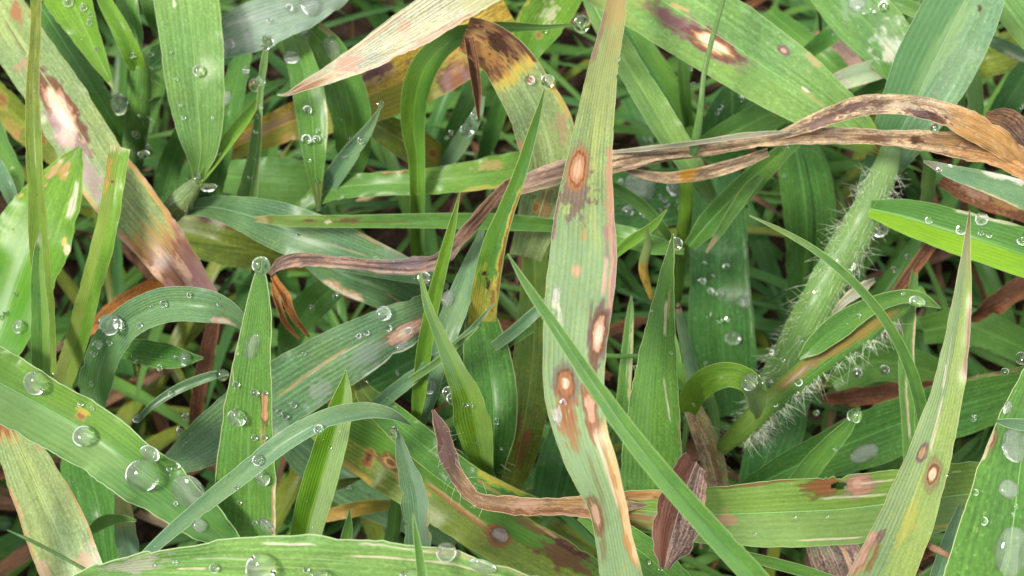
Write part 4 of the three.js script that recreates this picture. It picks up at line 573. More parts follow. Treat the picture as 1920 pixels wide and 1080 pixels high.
blade('x1', 'tan shrivelled strip curling up from the rotten end of the horizontal blade', [[1215, 946, 36, 5, 10], [1130, 952, 37, 40, -25], [1050, 946, 37, 38, 20], [965, 948, 37, 32, -18], [898, 934, 37, 32, 25], [860, 900, 38, 26, -30], [840, 850, 39, 33, 15], [824, 800, 41, 24, -25], [812, 768, 42, 5, 10]], 'straw', { roll: 0, fold: 0.12, curl: 0.3, ridge: 0.08, wave: 1.1, rag: 0.35, nick: 2, short: 'the tan shrivelled strip', hairs: [30, 0.0018, 'both', 0.6, 0.95], marks: [['zone', 1100, 950, [[[166, 128, 94], 0, 0.1]], false, 0.2, 0.7], ['edge', 1140, 975, 880, 945, 14, [C.brown, C.rust], 0.7], ['blotch', 990, 944, 26, 16, C.pink, 0.7], ['blotch', 1070, 940, 26, 12, C.orange, 0.6], ['streak', 900, 915, 1170, 922, 7, C.tan, 0.8], ['zone', 850, 880, [[C.mauve, 0, 0.05]], false, 0.04, 0.8], ['streak', 1000, 965, 1130, 972, 9, C.pink, 0.6]] });
blade('x2', 'purple brown crumpled leaf scrap lying across the horizontal blade', [[1304, 868, 41, 62], [1294, 892, 41.5, 78], [1280, 935, 42, 90], [1266, 985, 42, 88], [1254, 1030, 41.5, 60], [1246, 1066, 41, 20]], 'mauve', { roll: 4, fold: 0.14, ridge: 0.06, wave: 1.2, rag: 0.5, nick: 2, short: 'the crumpled purple brown scrap', category: 'dry leaf', marks: [['half', 1245, 960, [118, 72, 56], 0.9], ['edge', 1310, 890, 1320, 960, 8, [C.tan, C.pink]], ['streak', 1275, 930, 1262, 1040, 4, C.dark, 0.4]] });
blade('n1', 'purple grey dry strand twisting under the lime needle', [[506, 515, 30, 6, 0], [522, 499, 31, 20, 30], [556, 487, 32, 28, -20], [630, 492, 33, 21, 35], [710, 499, 33, 25, -15], [780, 500, 33, 34, 20], [826, 486, 34, 32, -30], [862, 450, 34, 26, 30], [900, 405, 34, 25, -25], [940, 362, 34, 24, 25], [985, 334, 34, 30, -10]], 'mauve', { roll: 6, fold: 0.3, ridge: 0.16, wave: 0.9, rag: 0.2, nick: 1.6, name: 'dry_strand', category: 'dry strand', short: 'the purple dry strand', marks: [['streak', 540, 492, 820, 498, 5, C.dark, 0.4], ['streak', 560, 500, 800, 508, 6, C.cream, 0.6], ['zone', 860, 450, [[[124, 92, 66], 0, 0.06]], false, 0.04, 0.85], ['blotch', 555, 494, 12, 6, C.pink, 0.7], ['blotch', 760, 492, 50, 10, [130, 118, 128], 0.7], ['streak', 850, 470, 930, 378, 5, C.dark, 0.5]] });
blade('n2', 'long straw brown twisted strand running behind the spotted blade', [[965, 350, 35, 26, 20], [1030, 327, 36, 36, -20], [1100, 310, 36, 34, 25], [1180, 295, 37, 32, -25], [1260, 287, 37, 24, 30], [1350, 273, 38, 28, -20], [1440, 262, 39, 24, 20], [1540, 254, 40, 31, -12], [1640, 257, 41, 29, 20], [1740, 264, 42, 38, -10], [1820, 276, 42, 50], [1880, 290, 42, 56], [1930, 318, 41, 54], [1980, 370, 39, 44]], 'straw', { roll: 8, fold: 0.2, ridge: 0.14, wave: 0.9, rag: 0.2, nick: 1.6, name: 'dry_strand', category: 'dry strand', short: 'the long straw strand', marks: [['streak', 990, 340, 1300, 282, 5, C.dark, 0.5], ['streak', 1160, 305, 1400, 272, 4, C.brown, 0.7], ['streak', 1440, 262, 1800, 268, 6, C.brown, 0.6], ['blotch', 1640, 262, 30, 6, C.brown, 0.8], ['blotch', 1718, 262, 12, 7, C.dark, 0.8], ['blotch', 1835, 275, 34, 10, [120, 96, 96], 0.9], ['zone', 1780, 270, [[[198, 138, 74], 0, 0.06]], false, 0.04, 0.7], ['zone', 1100, 308, [[C.mauve, 0, 0.05]], true, 0.04, 0.35], ['streak', 1440, 248, 1720, 246, 4, C.cream, 0.7], ['blotch', 1500, 254, 40, 8, C.rose, 0.5]] });
blade('n3', 'bowed straw brown blotched leaf looping above the long strand', [[1440, 262, 39, 10], [1500, 240, 41, 24], [1560, 215, 43, 34], [1620, 198, 45, 38], [1690, 196, 46, 36], [1760, 210, 46, 42], [1830, 240, 45, 52], [1890, 280, 43, 40], [1930, 330, 40, 12]], 'straw', { roll: -6, fold: 0.14, ridge: 0.05, wave: 1.0, rag: 0.2, nick: 1.6, name: 'dry_strand', category: 'dry strand', short: 'the looping straw leaf', marks: [['streak', 1540, 222, 1740, 202, 7, C.brown, 0.7], ['blotch', 1600, 200, 30, 7, [120, 92, 90], 0.9], ['blotch', 1730, 215, 40, 8, [110, 84, 84], 0.9], ['blotch', 1760, 225, 24, 6, C.dark, 0.7], ['blotch', 1540, 228, 40, 10, [120, 92, 90], 0.7], ['zone', 1790, 222, [[[204, 150, 82], 0, 0.06]], false, 0.05, 0.8], ['blotch', 1690, 196, 30, 6, C.cream, 0.7], ['blotch', 1650, 192, 20, 4, C.dark, 0.5]] });
blade('n4', 'thin straw loop hanging below the long strand with an orange joint', [[1440, 285, 36, 16], [1395, 303, 36, 22], [1345, 318, 35, 26], [1300, 328, 35, 24], [1250, 333, 34, 20], [1200, 326, 34, 14], [1165, 316, 34, 4]], 'straw', { roll: 8, fold: 0.3, ridge: 0.1, name: 'dry_strand', category: 'dry strand', short: 'the thin straw loop', marks: [['blotch', 1288, 324, 16, 16, [236, 168, 60], 0.95], ['streak', 1300, 325, 1420, 292, 5, C.brown, 0.6]] });
blade('n7', 'thin frayed tan fibre lying along the long straw strand', [[970, 362, 35, 8], [1060, 338, 36, 13, 20], [1150, 318, 36, 10, -20], [1240, 300, 36, 12, 20], [1330, 288, 37, 8], [1420, 272, 38, 3]], 'straw', { roll: 0, curl: 0.5, wave: 0.8, rag: 0.2, name: 'dry_strand', category: 'dry strand' });
blade('n8', 'frayed pale splinter peeling off the long straw strand', [[1150, 285, 38, 4], [1220, 278, 39, 9, 25], [1300, 268, 40, 8, -15], [1400, 254, 41, 10, 15], [1480, 246, 41, 3]], 'bleach', { roll: 0, wave: 0.8, rag: 0.2, name: 'dry_strand', category: 'dry strand' });
blade('n5', 'curled brown dry leaf end at the bend of the strands', [[1845, 222, 41, 20], [1880, 235, 42, 40], [1910, 268, 42, 44], [1935, 310, 40, 36], [1950, 350, 37, 20]], 'brown', { roll: 20, curl: 0.7, wave: 0.6, category: 'dry leaf' });
blade('n6', 'pale straw blade end leaning on the brown bend', [[1880, 248, 40, 10], [1905, 245, 40, 24], [1960, 232, 39, 26]], 'straw', { roll: -8, curl: 0.4 });
blade('r22', 'orange brown dead leaf lying under the grey torn leaf', [[1770, 330, 19, 46], [1815, 350, 20, 62], [1870, 372, 20, 60], [1950, 402, 19, 50]], 'rust', { roll: 8, fold: 0.2, wave: 0.9, category: 'dead leaf', marks: [['blotch', 1830, 358, 30, 16, C.pink, 0.7], ['blotch', 1890, 380, 30, 14, C.orange, 0.8]] });
blade('r22b', 'narrow brown dead strip standing behind the grey torn leaf', [[1812, 420, 13, 18], [1802, 360, 17, 24], [1800, 300, 21, 22]], 'brown', { roll: 0, category: 'dead leaf' });
blade('h2', 'orange brown dead strip slanting beside the bristly stem', [[1640, 600, 26, 10], [1700, 520, 28, 20], [1745, 460, 29, 22], [1780, 420, 28, 10]], 'rust', { roll: 10, ridge: 0.1, category: 'dead leaf' });
blade('h3', 'pale frayed shred caught behind the thick hairy stem', [[1560, 590, 27, 6], [1585, 562, 29, 18], [1615, 540, 29, 20], [1640, 525, 28, 8]], 'bleach', { roll: 0, rag: 0.5, wave: 1.2, name: 'dry_shred', category: 'dry shred' });
blade('r33', 'green dewy blade passing under the foot of the spotted blade', [[1090, 960, 35, 30], [1150, 1000, 36, 60], [1215, 1045, 36, 70], [1280, 1105, 34, 60]], 'fresh', { roll: -8, fold: 0.2, short: 'the dewy blade under the spotted one' });
blade('r34', 'dry streaked leaf hanging low behind the pale speckled blade', [[1540, 1000, 20, 70], [1565, 1045, 21, 100], [1590, 1110, 20, 100]], 'mauve', { roll: 6, marks: [['zone', 1550, 1040, [[[120, 146, 100], 0, 0.5]], true, 0.3, 0.7], ['streak', 1575, 1020, 1600, 1080, 8, C.tan, 0.8]] });
blade('r37', 'narrow green blade low under the horizontal blade', [[1330, 1025, 26, 14], [1410, 1045, 28, 20], [1500, 1068, 28, 22], [1600, 1100, 27, 18]], 'fresh', { roll: 0, fold: 0.4 });
blade('r36', 'glaucous narrow blade beside the broad drop laden leaf', [[1745, 1120, 34, 36], [1765, 1060, 36, 36], [1785, 1000, 37, 28], [1800, 950, 37, 12]], 'glauc', { roll: 0 });
blade('r35', 'brown withered flower stalk bent over like a hook', [[1700, 1035, 38, 7], [1722, 1018, 41, 10], [1755, 1030, 43, 13], [1790, 1052, 43, 9], [1806, 1090, 42, 6]], 'brown', { round: 1, name: 'dry_stalk', category: 'dry stalk', marks: [['blotch', 1765, 1032, 30, 12, C.tan, 0.8]] });
blade('r35b', 'reddish dead leaf scrap under the hooked stalk', [[1690, 1060, 36, 14], [1725, 1035, 38, 30], [1748, 1030, 39, 18]], 'rust', { roll: 0, wave: 1, category: 'dead leaf' });
blade('r8', 'tall pale speckled blade with brown eyed sores and cream slits', [[1625, 1130, 38, 118], [1655, 1065, 41, 116], [1690, 985, 45, 106], [1725, 895, 49, 92], [1752, 815, 52, 76], [1775, 730, 54, 60], [1792, 640, 56, 48], [1804, 550, 58, 32], [1811, 475, 59, 17], [1818, 395, 60, 3]], 'pale', { roll: 2, fold: 0.22, rag: 0.05, margin: 0.8, rib: 0, short: 'the pale speckled blade', marks: [['half', 1670, 920, [150, 178, 128], 0.7], ['half', 1740, 960, [160, 184, 90], 0.5], ['lesion', 1748, 890, 22, 11], ['spot', 1727, 847, 16, 8, [[1.3, C.plum, 0.7, 0.3], [0.7, C.tan, 0.8, 0.3]]], ['streak', 1742, 850, 1768, 740, 6, C.cream, 0.9], ['streak', 1765, 740, 1785, 620, 3, C.cream, 0.7], ['streak', 1766, 730, 1772, 680, 4, C.white, 0.8], ['edge', 1610, 1080, 1660, 985, 26, [C.orange, C.mauve, C.pink]], ['streak', 1625, 1070, 1650, 1010, 12, C.rust, 0.8], ['blotch', 1650, 1000, 12, 8, C.plum, 0.6], ['edge', 1818, 540, 1800, 720, 6, [C.rose, C.mauve], 0.8], ['zone', 1808, 500, [[[176, 164, 120], 0, 0.05], [C.brown, 0.1, 0.04]], false, 0.02, 0.7], ['blotch', 1700, 985, 40, 10, C.yellow, 0.35], ['streak', 1690, 1010, 1722, 900, 3, [196, 210, 140], 0.6]] });
blade('r10', 'broad leaf with large flattened milky drops and a rusty edge spot', [[1865, 1160, 41, 230], [1885, 1075, 43, 218], [1900, 980, 45, 190], [1912, 880, 46, 150], [1928, 790, 46, 108], [1948, 710, 46, 66], [1965, 640, 45, 20]], 'fresh', { roll: 5, fold: 0.1, rag: 0.06, margin: 1.8, marginColour: [214, 206, 160], short: 'the broad leaf with milky drops', marks: [['lesion', 1845, 842, 16, 9], ['edge', 1852, 820, 1826, 880, 5, [C.tan, C.cream], 0.8]] });
blade('r10b', 'small pale rounded leaf tongue over the broad drop laden leaf', [[1990, 800, 49, 26], [1930, 797, 50, 24], [1890, 793, 50, 18], [1868, 789, 50, 6]], 'glauc', { roll: 0, fold: 0.3 });
blade('g1', 'wide rippled blade with cream slits and big beads along its length', [[120, 1090, 48, 8], [190, 1076, 50, 40], [290, 1072, 52, 84], [400, 1076, 53, 128], [530, 1082, 54, 164], [670, 1090, 54, 172], [800, 1102, 54, 166], [930, 1126, 53, 152], [1060, 1160, 51, 130], [1200, 1210, 48, 100]], 'light', { roll: -8, fold: 0.06, wave: 0.9, rag: 0.12, margin: 2, marginColour: [190, 206, 160], rib: 0, short: 'the wide rippled blade', marks: [['streak', 495, 1018, 600, 1022, 5, C.white, 0.9], ['streak', 670, 1016, 820, 1036, 5, C.white, 0.9], ['streak', 640, 1040, 940, 1078, 5, C.cream, 0.9], ['streak', 790, 1030, 920, 1052, 10, [214, 190, 150], 0.7], ['streak', 330, 1066, 390, 1066, 4, C.cream, 0.9], ['streak', 360, 1048, 480, 1048, 4, C.white, 0.6], ['blotch', 250, 1060, 50, 14, [190, 180, 170], 0.7], ['blotch', 960, 1058, 50, 12, C.tan, 0.6], ['streak', 420, 1062, 640, 1066, 2, [196, 210, 170], 0.6], ['streak', 500, 1042, 760, 1062, 2, [196, 210, 170], 0.5], ['half', 600, 1090, [120, 164, 92], 0.3]] });
blade('g2', 'tiny sharp blade point in front of the wide rippled blade', [[796, 1110, 58, 20], [788, 1050, 59, 17], [781, 1005, 60, 11], [775, 962, 61, 2]], 'fresh', { roll: 0, fold: 0.5 });
blade('a19', 'hair thin pale stem slanting across the yellowing pale leaf', [[160, 1068, 44, 6], [100, 1035, 45, 6], [50, 1010, 46, 6], [14, 994, 46, 3]], 'light', { round: 1, name: 'grass_culm', category: 'grass stem' });
blade('a20', 'small green leaf nodding over the bleached stub', [[165, 1000, 20, 14], [195, 978, 22, 24], [230, 972, 23, 16], [256, 976, 24, 4]], 'fresh', { roll: 0 });
blade('a21', 'bleached stub of a leaf behind the wavy edged blade', [[250, 1060, 16, 50], [238, 1000, 19, 46], [230, 940, 21, 30], [222, 900, 21, 14]], 'glauc', { roll: 0, marks: [['zone', 234, 990, [[C.yellow, 0, 0.1]], false, 0.08, 0.5]] });
blade('f1', 'wide pale spotted blade with brown eyed lesions standing in front of all others', [[1172, 1130, 50, 82], [1163, 1070, 52, 78], [1152, 1012, 54, 70], [1138, 945, 56, 72], [1114, 880, 58, 92], [1090, 812, 59, 98], [1077, 735, 60, 112], [1077, 655, 60, 118], [1087, 545, 60, 128], [1094, 470, 60, 124], [1096, 405, 59, 112], [1107, 290, 57, 82], [1130, 135, 54, 56], [1150, 40, 51, 43], [1160, -30, 49, 36], [1166, -90, 47, 34]], 'pale', { roll: 2, fold: 0.12, rag: 0.08, wave: 0.25, margin: 0.7, rib: 0, short: 'the wide spotted blade', marks: [
  ['zone', 1092, 480, [[[146, 176, 132], -0.3, 0.1]], true, 0.05, 0.75], ['zone', 1115, 230, [[[170, 178, 104], 0, 0.08]], false, 0.05, 0.7], ['zone', 1146, 60, [[[196, 160, 104], 0, 0.05]], false, 0.04, 0.8], ['edge', 1104, 130, 1142, 20, 9, [[150, 110, 90], C.mauve], 0.6],
  ['streak', 1118, 500, 1120, 200, 14, [190, 200, 120], 0.5], ['streak', 1098, 440, 1112, 220, 7, [130, 150, 96], 0.5],
  ['edge', 1148, 260, 1150, 480, 15, [C.rose, [206, 150, 120]], 0.7], ['edge', 1150, 380, 1148, 620, 10, [C.rose, C.pink, C.mauve], 0.8], ['edge', 1044, 370, 1036, 460, 8, [C.mauve, C.plum], 0.6],
  ['blotch', 1080, 360, 44, 20, C.plum, 0.65], ['spot', 1083, 318, 42, 19, [[1.25, [150, 120, 100], 0.6, 0.3], [0.98, [190, 130, 80], 0.85, 0.2], [0.8, [140, 86, 56], 0.85, 0.15], [0.64, [204, 150, 112], 0.95, 0.12], [0.4, [232, 190, 156], 0.8, 0.3]], 0.16],
  ['spot', 1095, 440, 10, 6, [[1, C.orange, 0.7, 0.4]]], ['spot', 1080, 510, 13, 11, [[1, C.tan, 0.7, 0.3], [0.6, C.pink, 0.7, 0.3]]], ['streak', 1138, 500, 1134, 420, 10, C.mauve, 0.7],
  ['spot', 1122, 630, 44, 13, [[1.4, C.plum, 0.7, 0.2], [1.1, C.brown, 0.85, 0.15], [0.8, C.pink, 0.95, 0.2], [0.5, C.cream, 0.9, 0.3]], 0.25], ['streak', 1130, 560, 1136, 480, 9, [236, 176, 170], 0.8], ['streak', 1110, 560, 1102, 660, 8, C.plum, 0.6],
  ['spot', 1060, 720, 27, 18, [[1.35, [120, 96, 100], 0.6, 0.3], [1.02, C.brown, 0.85, 0.15], [0.8, [176, 122, 82], 0.95, 0.2], [0.38, C.cream, 0.95, 0.3]], 0.22],
  ['spot', 1064, 785, 40, 20, [[1.1, [180, 110, 80], 0.7, 0.4], [0.6, C.rust, 0.6, 0.4]], 0.6], ['spot', 1108, 770, 55, 13, [[1.2, C.plum, 0.5, 0.3], [1, C.rust, 0.85, 0.2], [0.6, C.pink, 0.9, 0.3]], 0.5], ['streak', 1112, 660, 1118, 730, 14, C.brown, 0.7],
  ['edge', 1118, 780, 1195, 1075, 24, [[190, 140, 96], C.orange, [240, 206, 160]], 0.9], ['streak', 1112, 800, 1160, 960, 8, C.cream, 0.8], ['spot', 1118, 965, 34, 9, [[1.3, C.brown, 0.7, 0.3], [0.7, C.pink, 0.8, 0.3]]], ['streak', 1120, 930, 1132, 1060, 12, C.brown, 0.5], ['streak', 1100, 840, 1140, 1000, 9, [130, 120, 80], 0.5], ['blotch', 1075, 820, 30, 14, [170, 130, 90], 0.6],
  ['blotch', 1040, 565, 22, 6, C.white, 0.7], ['blotch', 1050, 595, 16, 5, C.white, 0.6], ['blotch', 1046, 780, 12, 10, [206, 216, 206], 0.7]] });
blade('f2', 'slim straight green blade crossing over the wide spotted blade', [[1455, 1130, 62, 46], [1418, 1083, 63, 46], [1330, 988, 65, 45], [1250, 898, 67, 42], [1172, 802, 68, 38], [1100, 700, 69, 30], [1036, 605, 70, 22], [986, 532, 70, 14], [952, 476, 70, 2]], 'fresh', { roll: 6, fold: 0.4, rag: 0.01, wave: 0.05, short: 'the slim crossing blade', marks: [['half', 1190, 860, [126, 174, 108], 0.5], ['streak', 1130, 740, 1400, 1065, 5, [80, 128, 66], 0.6]] });

// ------------------------------------------------------------------ dew
// big glassy drops first
for (const [k, x, y, r, o] of [
  ['g1', 496, 1056, 29], ['g1', 604, 1084, 24], ['g1', 836, 1030, 19], ['g1', 905, 1060, 22, { sx: 0.8, sz: 1.2, h: 0.5 }], ['g1', 405, 1062, 9], ['g1', 1000, 1072, 13], ['g1', 768, 1080, 20], ['g1', 575, 1066, 6], ['g1', 330, 1052, 5],
  ['a10', 75, 714, 23], ['a10', 161, 820, 20], ['a10', 286, 843, 16, { sz: 1.25 }], ['a10', 273, 887, 32], ['a10', 355, 922, 34, { h: 0.4, sz: 1.1 }], ['a10', 317, 877, 5], ['a10', 331, 875, 6], ['a10', 322, 890, 3], ['a10', 152, 757, 5], ['a10', 175, 765, 4], ['a10', 375, 985, 14, { h: 0.5 }], ['a10', 330, 944, 4],
  ['e1', 474, 650, 15, { sz: 2.3, h: 0.45, turn: -0.35 }], ['e1', 449, 777, 18], ['e1', 446, 718, 7], ['e1', 481, 733, 8], ['e1', 497, 893, 14], ['e1', 480, 818, 6], ['e1', 498, 818, 6], ['e1', 475, 868, 4], ['e1', 480, 978, 5], ['e1', 500, 985, 18, { h: 0.4, sx: 1.1 }], ['e1', 462, 640, 4], ['e1', 450, 940, 4], ['e1', 500, 735, 5],
  ['e3', 487, 861, 10, { bead: 1 }], ['e3', 446, 915, 5], ['e3', 600, 808, 9],
  ['e2', 718, 589, 14], ['e2', 728, 615, 6], ['e2', 765, 622, 7], ['e2', 672, 629, 5], ['e2', 687, 624, 5], ['e2', 552, 758, 6], ['e2', 524, 773, 6], ['e2', 536, 780, 7], ['e2', 753, 648, 7, { h: 0.6, sz: 2 }], ['e2', 571, 661, 4], ['e2', 543, 754, 3],
  ['r10', 1902, 836, 34, { h: 0.35, sx: 0.85, sz: 1.0 }], ['r10', 1891, 917, 18, { h: 0.55, sx: 1.1 }], ['r10', 1896, 1034, 38, { h: 0.34, sx: 0.85, sz: 1.25 }], ['r10', 1841, 976, 8], ['r10', 1826, 923, 6], ['r10', 1902, 950, 6], ['r10', 1896, 965, 4], ['r10', 1888, 764, 14, { h: 0.6, sx: 0.6 }],
  ['r39', 1199, 350, 33, { h: 0.42 }], ['r39', 1264, 345, 22, { h: 0.45 }], ['r39', 1176, 398, 11], ['r39', 1246, 383, 7], ['r39', 1234, 370, 5], ['r39', 1270, 378, 5], ['r39', 1269, 390, 4], ['r39', 1202, 406, 5], ['r39', 1236, 396, 4], ['r39', 1163, 341, 5],
  ['r11', 1330, 548, 7], ['r11', 1352, 550, 9], ['r11', 1375, 629, 15, { h: 0.7 }], ['r11', 1328, 590, 5], ['r11', 1351, 598, 7], ['r11', 1366, 597, 5], ['r11', 1315, 530, 7], ['r11', 1362, 503, 6], ['r11', 1322, 678, 4], ['r11', 1320, 495, 4], ['r11', 1396, 565, 13, { h: 0.6 }], ['r11', 1335, 520, 4],
  ['d3', 623, 92, 23, { h: 0.4, sx: 0.8 }], ['d3', 575, 70, 11], ['d3', 640, 222, 3], ['d3', 655, 256, 4],
  ['d2', 547, 108, 15, { h: 0.5 }], ['d2', 541, 116, 5], ['d2', 575, 208, 8], ['d2', 574, 262, 9], ['d2', 594, 262, 7], ['d2', 597, 246, 4], ['d2', 580, 300, 3], ['d2', 593, 338, 4],
  ['d', 582, 12, 20, { h: 0.5, sx: 1.1 }], ['d', 541, 16, 7], ['d', 430, 84, 12, { h: 0.5 }], ['d', 505, 40, 5],
  ['d1', 500, 82, 9], ['d1', 492, 96, 6], ['d1', 496, 150, 9, { bead: 1 }], ['d1', 505, 165, 10], ['d1', 492, 200, 5], ['d1', 487, 216, 5], ['d1', 480, 245, 4], ['d1', 478, 295, 3], ['d1', 470, 330, 4],
  ['d6', 680, 262, 7], ['d6', 645, 290, 4],
  ['b0', 236, 196, 21], ['b0', 257, 247, 8], ['b0', 277, 282, 6], ['b0', 262, 215, 3], ['b1', 246, 103, 5], ['b3', 283, 105, 5], ['b3', 281, 130, 5],
  ['a8', 131, 8, 9], ['a8', 160, 15, 7], ['a8', 172, 28, 5], ['a8', 171, 43, 6], ['a8', 183, 93, 5],
  ['c1', 375, 134, 11], ['c1', 345, 220, 4], ['c1', 338, 196, 3], ['c1', 400, 220, 3], ['c1', 330, 150, 3], ['c1', 321, 100, 3], ['c1', 308, 45, 3], ['c2', 415, 290, 3],
  ['c7', 422, 184, 12, { h: 0.5, sz: 1.3 }], ['c7', 463, 134, 7], ['c3', 705, 486, 4], ['c3', 560, 440, 3],
  ['a13', 310, 568, 7], ['a13', 357, 552, 5], ['a13', 265, 610, 6], ['a13', 208, 641, 5], ['a13', 172, 717, 5], ['a13', 410, 570, 3], ['a13', 284, 574, 3], ['a13', 216, 598, 20, { bead: 1 }], ['a13', 226, 602, 10, { bead: 1 }], ['a13', 188, 640, 9, { bead: 1 }], ['a13', 178, 660, 6, { bead: 1 }],
  ['a14', 352, 674, 13, { h: 0.8 }], ['a14', 257, 680, 4], ['a14', 303, 690, 6], ['a14', 330, 668, 4],
  ['a15', 417, 699, 12, { bead: 1 }], ['a15', 262, 785, 9, { bead: 1 }], ['a15', 322, 738, 5],
  ['a3', 40, 614, 12], ['a3', 12, 588, 5], ['a3', 30, 552, 4], ['a3', 2, 595, 5],
  ['e11', 809, 722, 15, { h: 0.9 }], ['e11', 840, 560, 12, { h: 0.5, sz: 1.4 }], ['e9', 870, 757, 5], ['e9', 884, 756, 6], ['e9', 895, 829, 4], ['e10', 933, 790, 6], ['e10', 944, 770, 3], ['e10', 942, 840, 3],
  ['e4', 620, 838, 3], ['e6', 938, 1003, 17, { h: 0.5 }], ['l3', 654, 917, 5], ['l3', 627, 924, 4], ['l3', 690, 930, 3],
  ['l4', 748, 698, 4], ['l4', 688, 713, 4], ['l4', 714, 678, 4], ['l5', 588, 577, 6], ['l5', 632, 558, 6],
  ['f1', 1056, 755, 6], ['f1', 1044, 786, 9, { h: 0.4 }], ['f1', 1044, 552, 8, { h: 0.35, sz: 2.2 }], ['f1', 1160, 113, 4],
  ['d8', 1028, 153, 11, { h: 1.1 }], ['d8', 994, 150, 8],
  ['y4', 882, 236, 13, { bead: 1 }], ['y4', 892, 217, 8, { bead: 1 }], ['y6', 1020, 60, 6],
  ['r24', 1657, 15, 9], ['r24', 1641, 25, 4], ['r24', 1622, 28, 4], ['r24', 1606, 8, 17, { h: 0.4 }], ['r24', 1690, 110, 5], ['r24', 1632, 20, 3], ['r27', 1870, 12, 5],
  ['t10', 1913, 200, 4], ['t3', 1387, 186, 6], ['t3', 1350, 200, 5], ['t4', 1457, 208, 12, { h: 0.3 }], ['t3', 1344, 210, 4],
  ['s1', 1841, 409, 12, { h: 0.8 }], ['s1', 1804, 430, 9], ['s1', 1744, 411, 7], ['s1', 1840, 436, 5], ['s1', 1855, 440, 5], ['s1', 1918, 446, 11], ['s1', 1840, 433, 3], ['s0', 1594, 498, 8], ['s0', 1573, 490, 4], ['s0', 1452, 660, 7], ['s0', 1470, 672, 5], ['s0', 1530, 550, 4], ['s0', 1600, 512, 5], ['s0', 1506, 636, 4],
  ['h0', 1497, 716, 7], ['h0', 1492, 735, 5], ['h0', 1454, 758, 4], ['h1', 1610, 593, 4], ['h1', 1692, 549, 4], ['h1', 1716, 570, 15, { h: 0.9, sx: 0.7 }],
  ['k1', 1400, 712, 17, { h: 0.8 }], ['k1', 1302, 756, 4],
  ['r21', 1608, 772, 14, { bead: 1 }], ['r21', 1568, 840, 4], ['r20', 1620, 850, 17, { h: 0.25, sz: 1.8 }], ['r20', 1822, 783, 6],
  ['r15', 1260, 660, 3], ['r7', 1760, 321, 5], ['r7', 1782, 312, 3], ['r9', 1550, 968, 3], ['r9', 1490, 968, 3], ['r9', 1415, 1000, 3], ['r33', 1215, 1052, 5], ['r33', 1238, 1065, 4], ['r12', 1470, 330, 3], ['a12', 133, 903, 3], ['g1', 290, 1058, 4],
]) drop(k, x, y, r, o);
// drops that hang at tips and edges
for (const [s, x, y, h, r, o] of [
  ['the point of the tall tapering blade', 490, 499, 54.5, 17, { sy: 1.2 }], ['the tip of the arching lime blade', 1091, 46, 41, 16], ['the point of the dark blade rising beside the folded leaf', 1027, 153, 49, 13], ['the guttating blade tip', 502, 78, 43.5, 10, { sy: 1.5 }], ['the blue green pointed blade tip', 714, 196, 33, 6],
  ['the bristles between the hairy stems', 1648, 432, 24, 14, { sx: 1.3, sy: 0.7 }], ['the bristles between the hairy stems', 1607, 700, 22, 9], ['the bristles between the hairy stems', 1658, 694, 20, 9], ['the bristles between the hairy stems', 1602, 512, 24, 6], ['the bristles between the hairy stems', 1617, 480, 24, 5], ['the bristles between the hairy stems', 1675, 506, 24, 6], ['the bristles between the hairy stems', 1700, 482, 24, 5],
  ['the foot of the sharply folded blade', 848, 748, 30, 11], ['the foot of the sharply folded blade', 840, 735, 29, 10], ['the joint of the tall light leaf', 370, 328, 29, 7], ['the joint of the tall light leaf', 372, 336, 29, 6], ['the joint of the tall light leaf', 391, 352, 24, 9, { sx: 1.8, sy: 0.6 }],
  ['the edge of the broad drop laden leaf', 1884, 697, 44, 7], ['the edge of the broad drop laden leaf', 1916, 672, 45, 12], ['the dark gap beside the guttating blade', 478, 160, 33, 12], ['the dark gap beside the guttating blade', 488, 158, 33, 10], ['the bristle tip of the bristly stem', 1530, 775, 22, 6], ['the bristle tip of the bristly stem', 1516, 735, 24, 5], ['the bristle tip of the bristly stem', 1436, 800, 20, 5],
  ['the stalk in the shaded gap', 1300, 160, 26, 6], ['the stalk in the shaded gap', 1294, 128, 24, 5],
  ['the shaded gap under the hooked blade', 340, 812, 18, 12, { sx: 0.7, sy: 1.5 }], ['the shaded gap under the hooked blade', 348, 782, 20, 7], ['the edge of the needle shadowed leaf', 795, 522, 42, 12],
  ['the stem of the hairy joint side', 270, 290, 22, 8, { sx: 1.4 }], ['the stem of the hairy joint side', 278, 274, 22, 5], ['the joint in the leaf curl', 1285, 690, 24, 5], ['the wet leaf edge', 1192, 690, 26, 5], ['the tip of the glaucous pointed blade', 738, 811, 48, 11], ['the tip of the light green tapering blade', 1267, 458, 51, 13], ['the looping straw leaf edge', 1752, 240, 44, 9], ['the long straw strand edge', 1473, 277, 38, 5], ['the tip of the hooked lime leaf', 1432, 718, 36, 16], ['the slim blade beside the brown shred', 846, 249, 17, 5], ['the slim blade beside the brown shred', 838, 259, 17, 4],
]) hang(s, x, y, h, r, o);
{ // labels: by the blade a drop sits on, and by its size among the drops there
  const by = {};
  for (const d of DROPS) (by[d.short] ??= []).push(d);
  for (const [short, list] of Object.entries(by)) {
    list.sort((a, b) => b.r - a.r);
    const hung = list[0].form === 'hanging', on = hung ? 'hanging at' : 'resting on';
    list.forEach((d, i) => {
      const size = list.length === 1 ? 'clear' : i === 0 && d.r > list[1].r * 1.12 ? 'largest clear' : d.r >= 10 ? 'big clear' : 'small clear';
      tag(d.m, `${size} dew drop ${on} ${short}`, 'water drop', `${size} drops ${on} ${short}`);
    });
  }
}

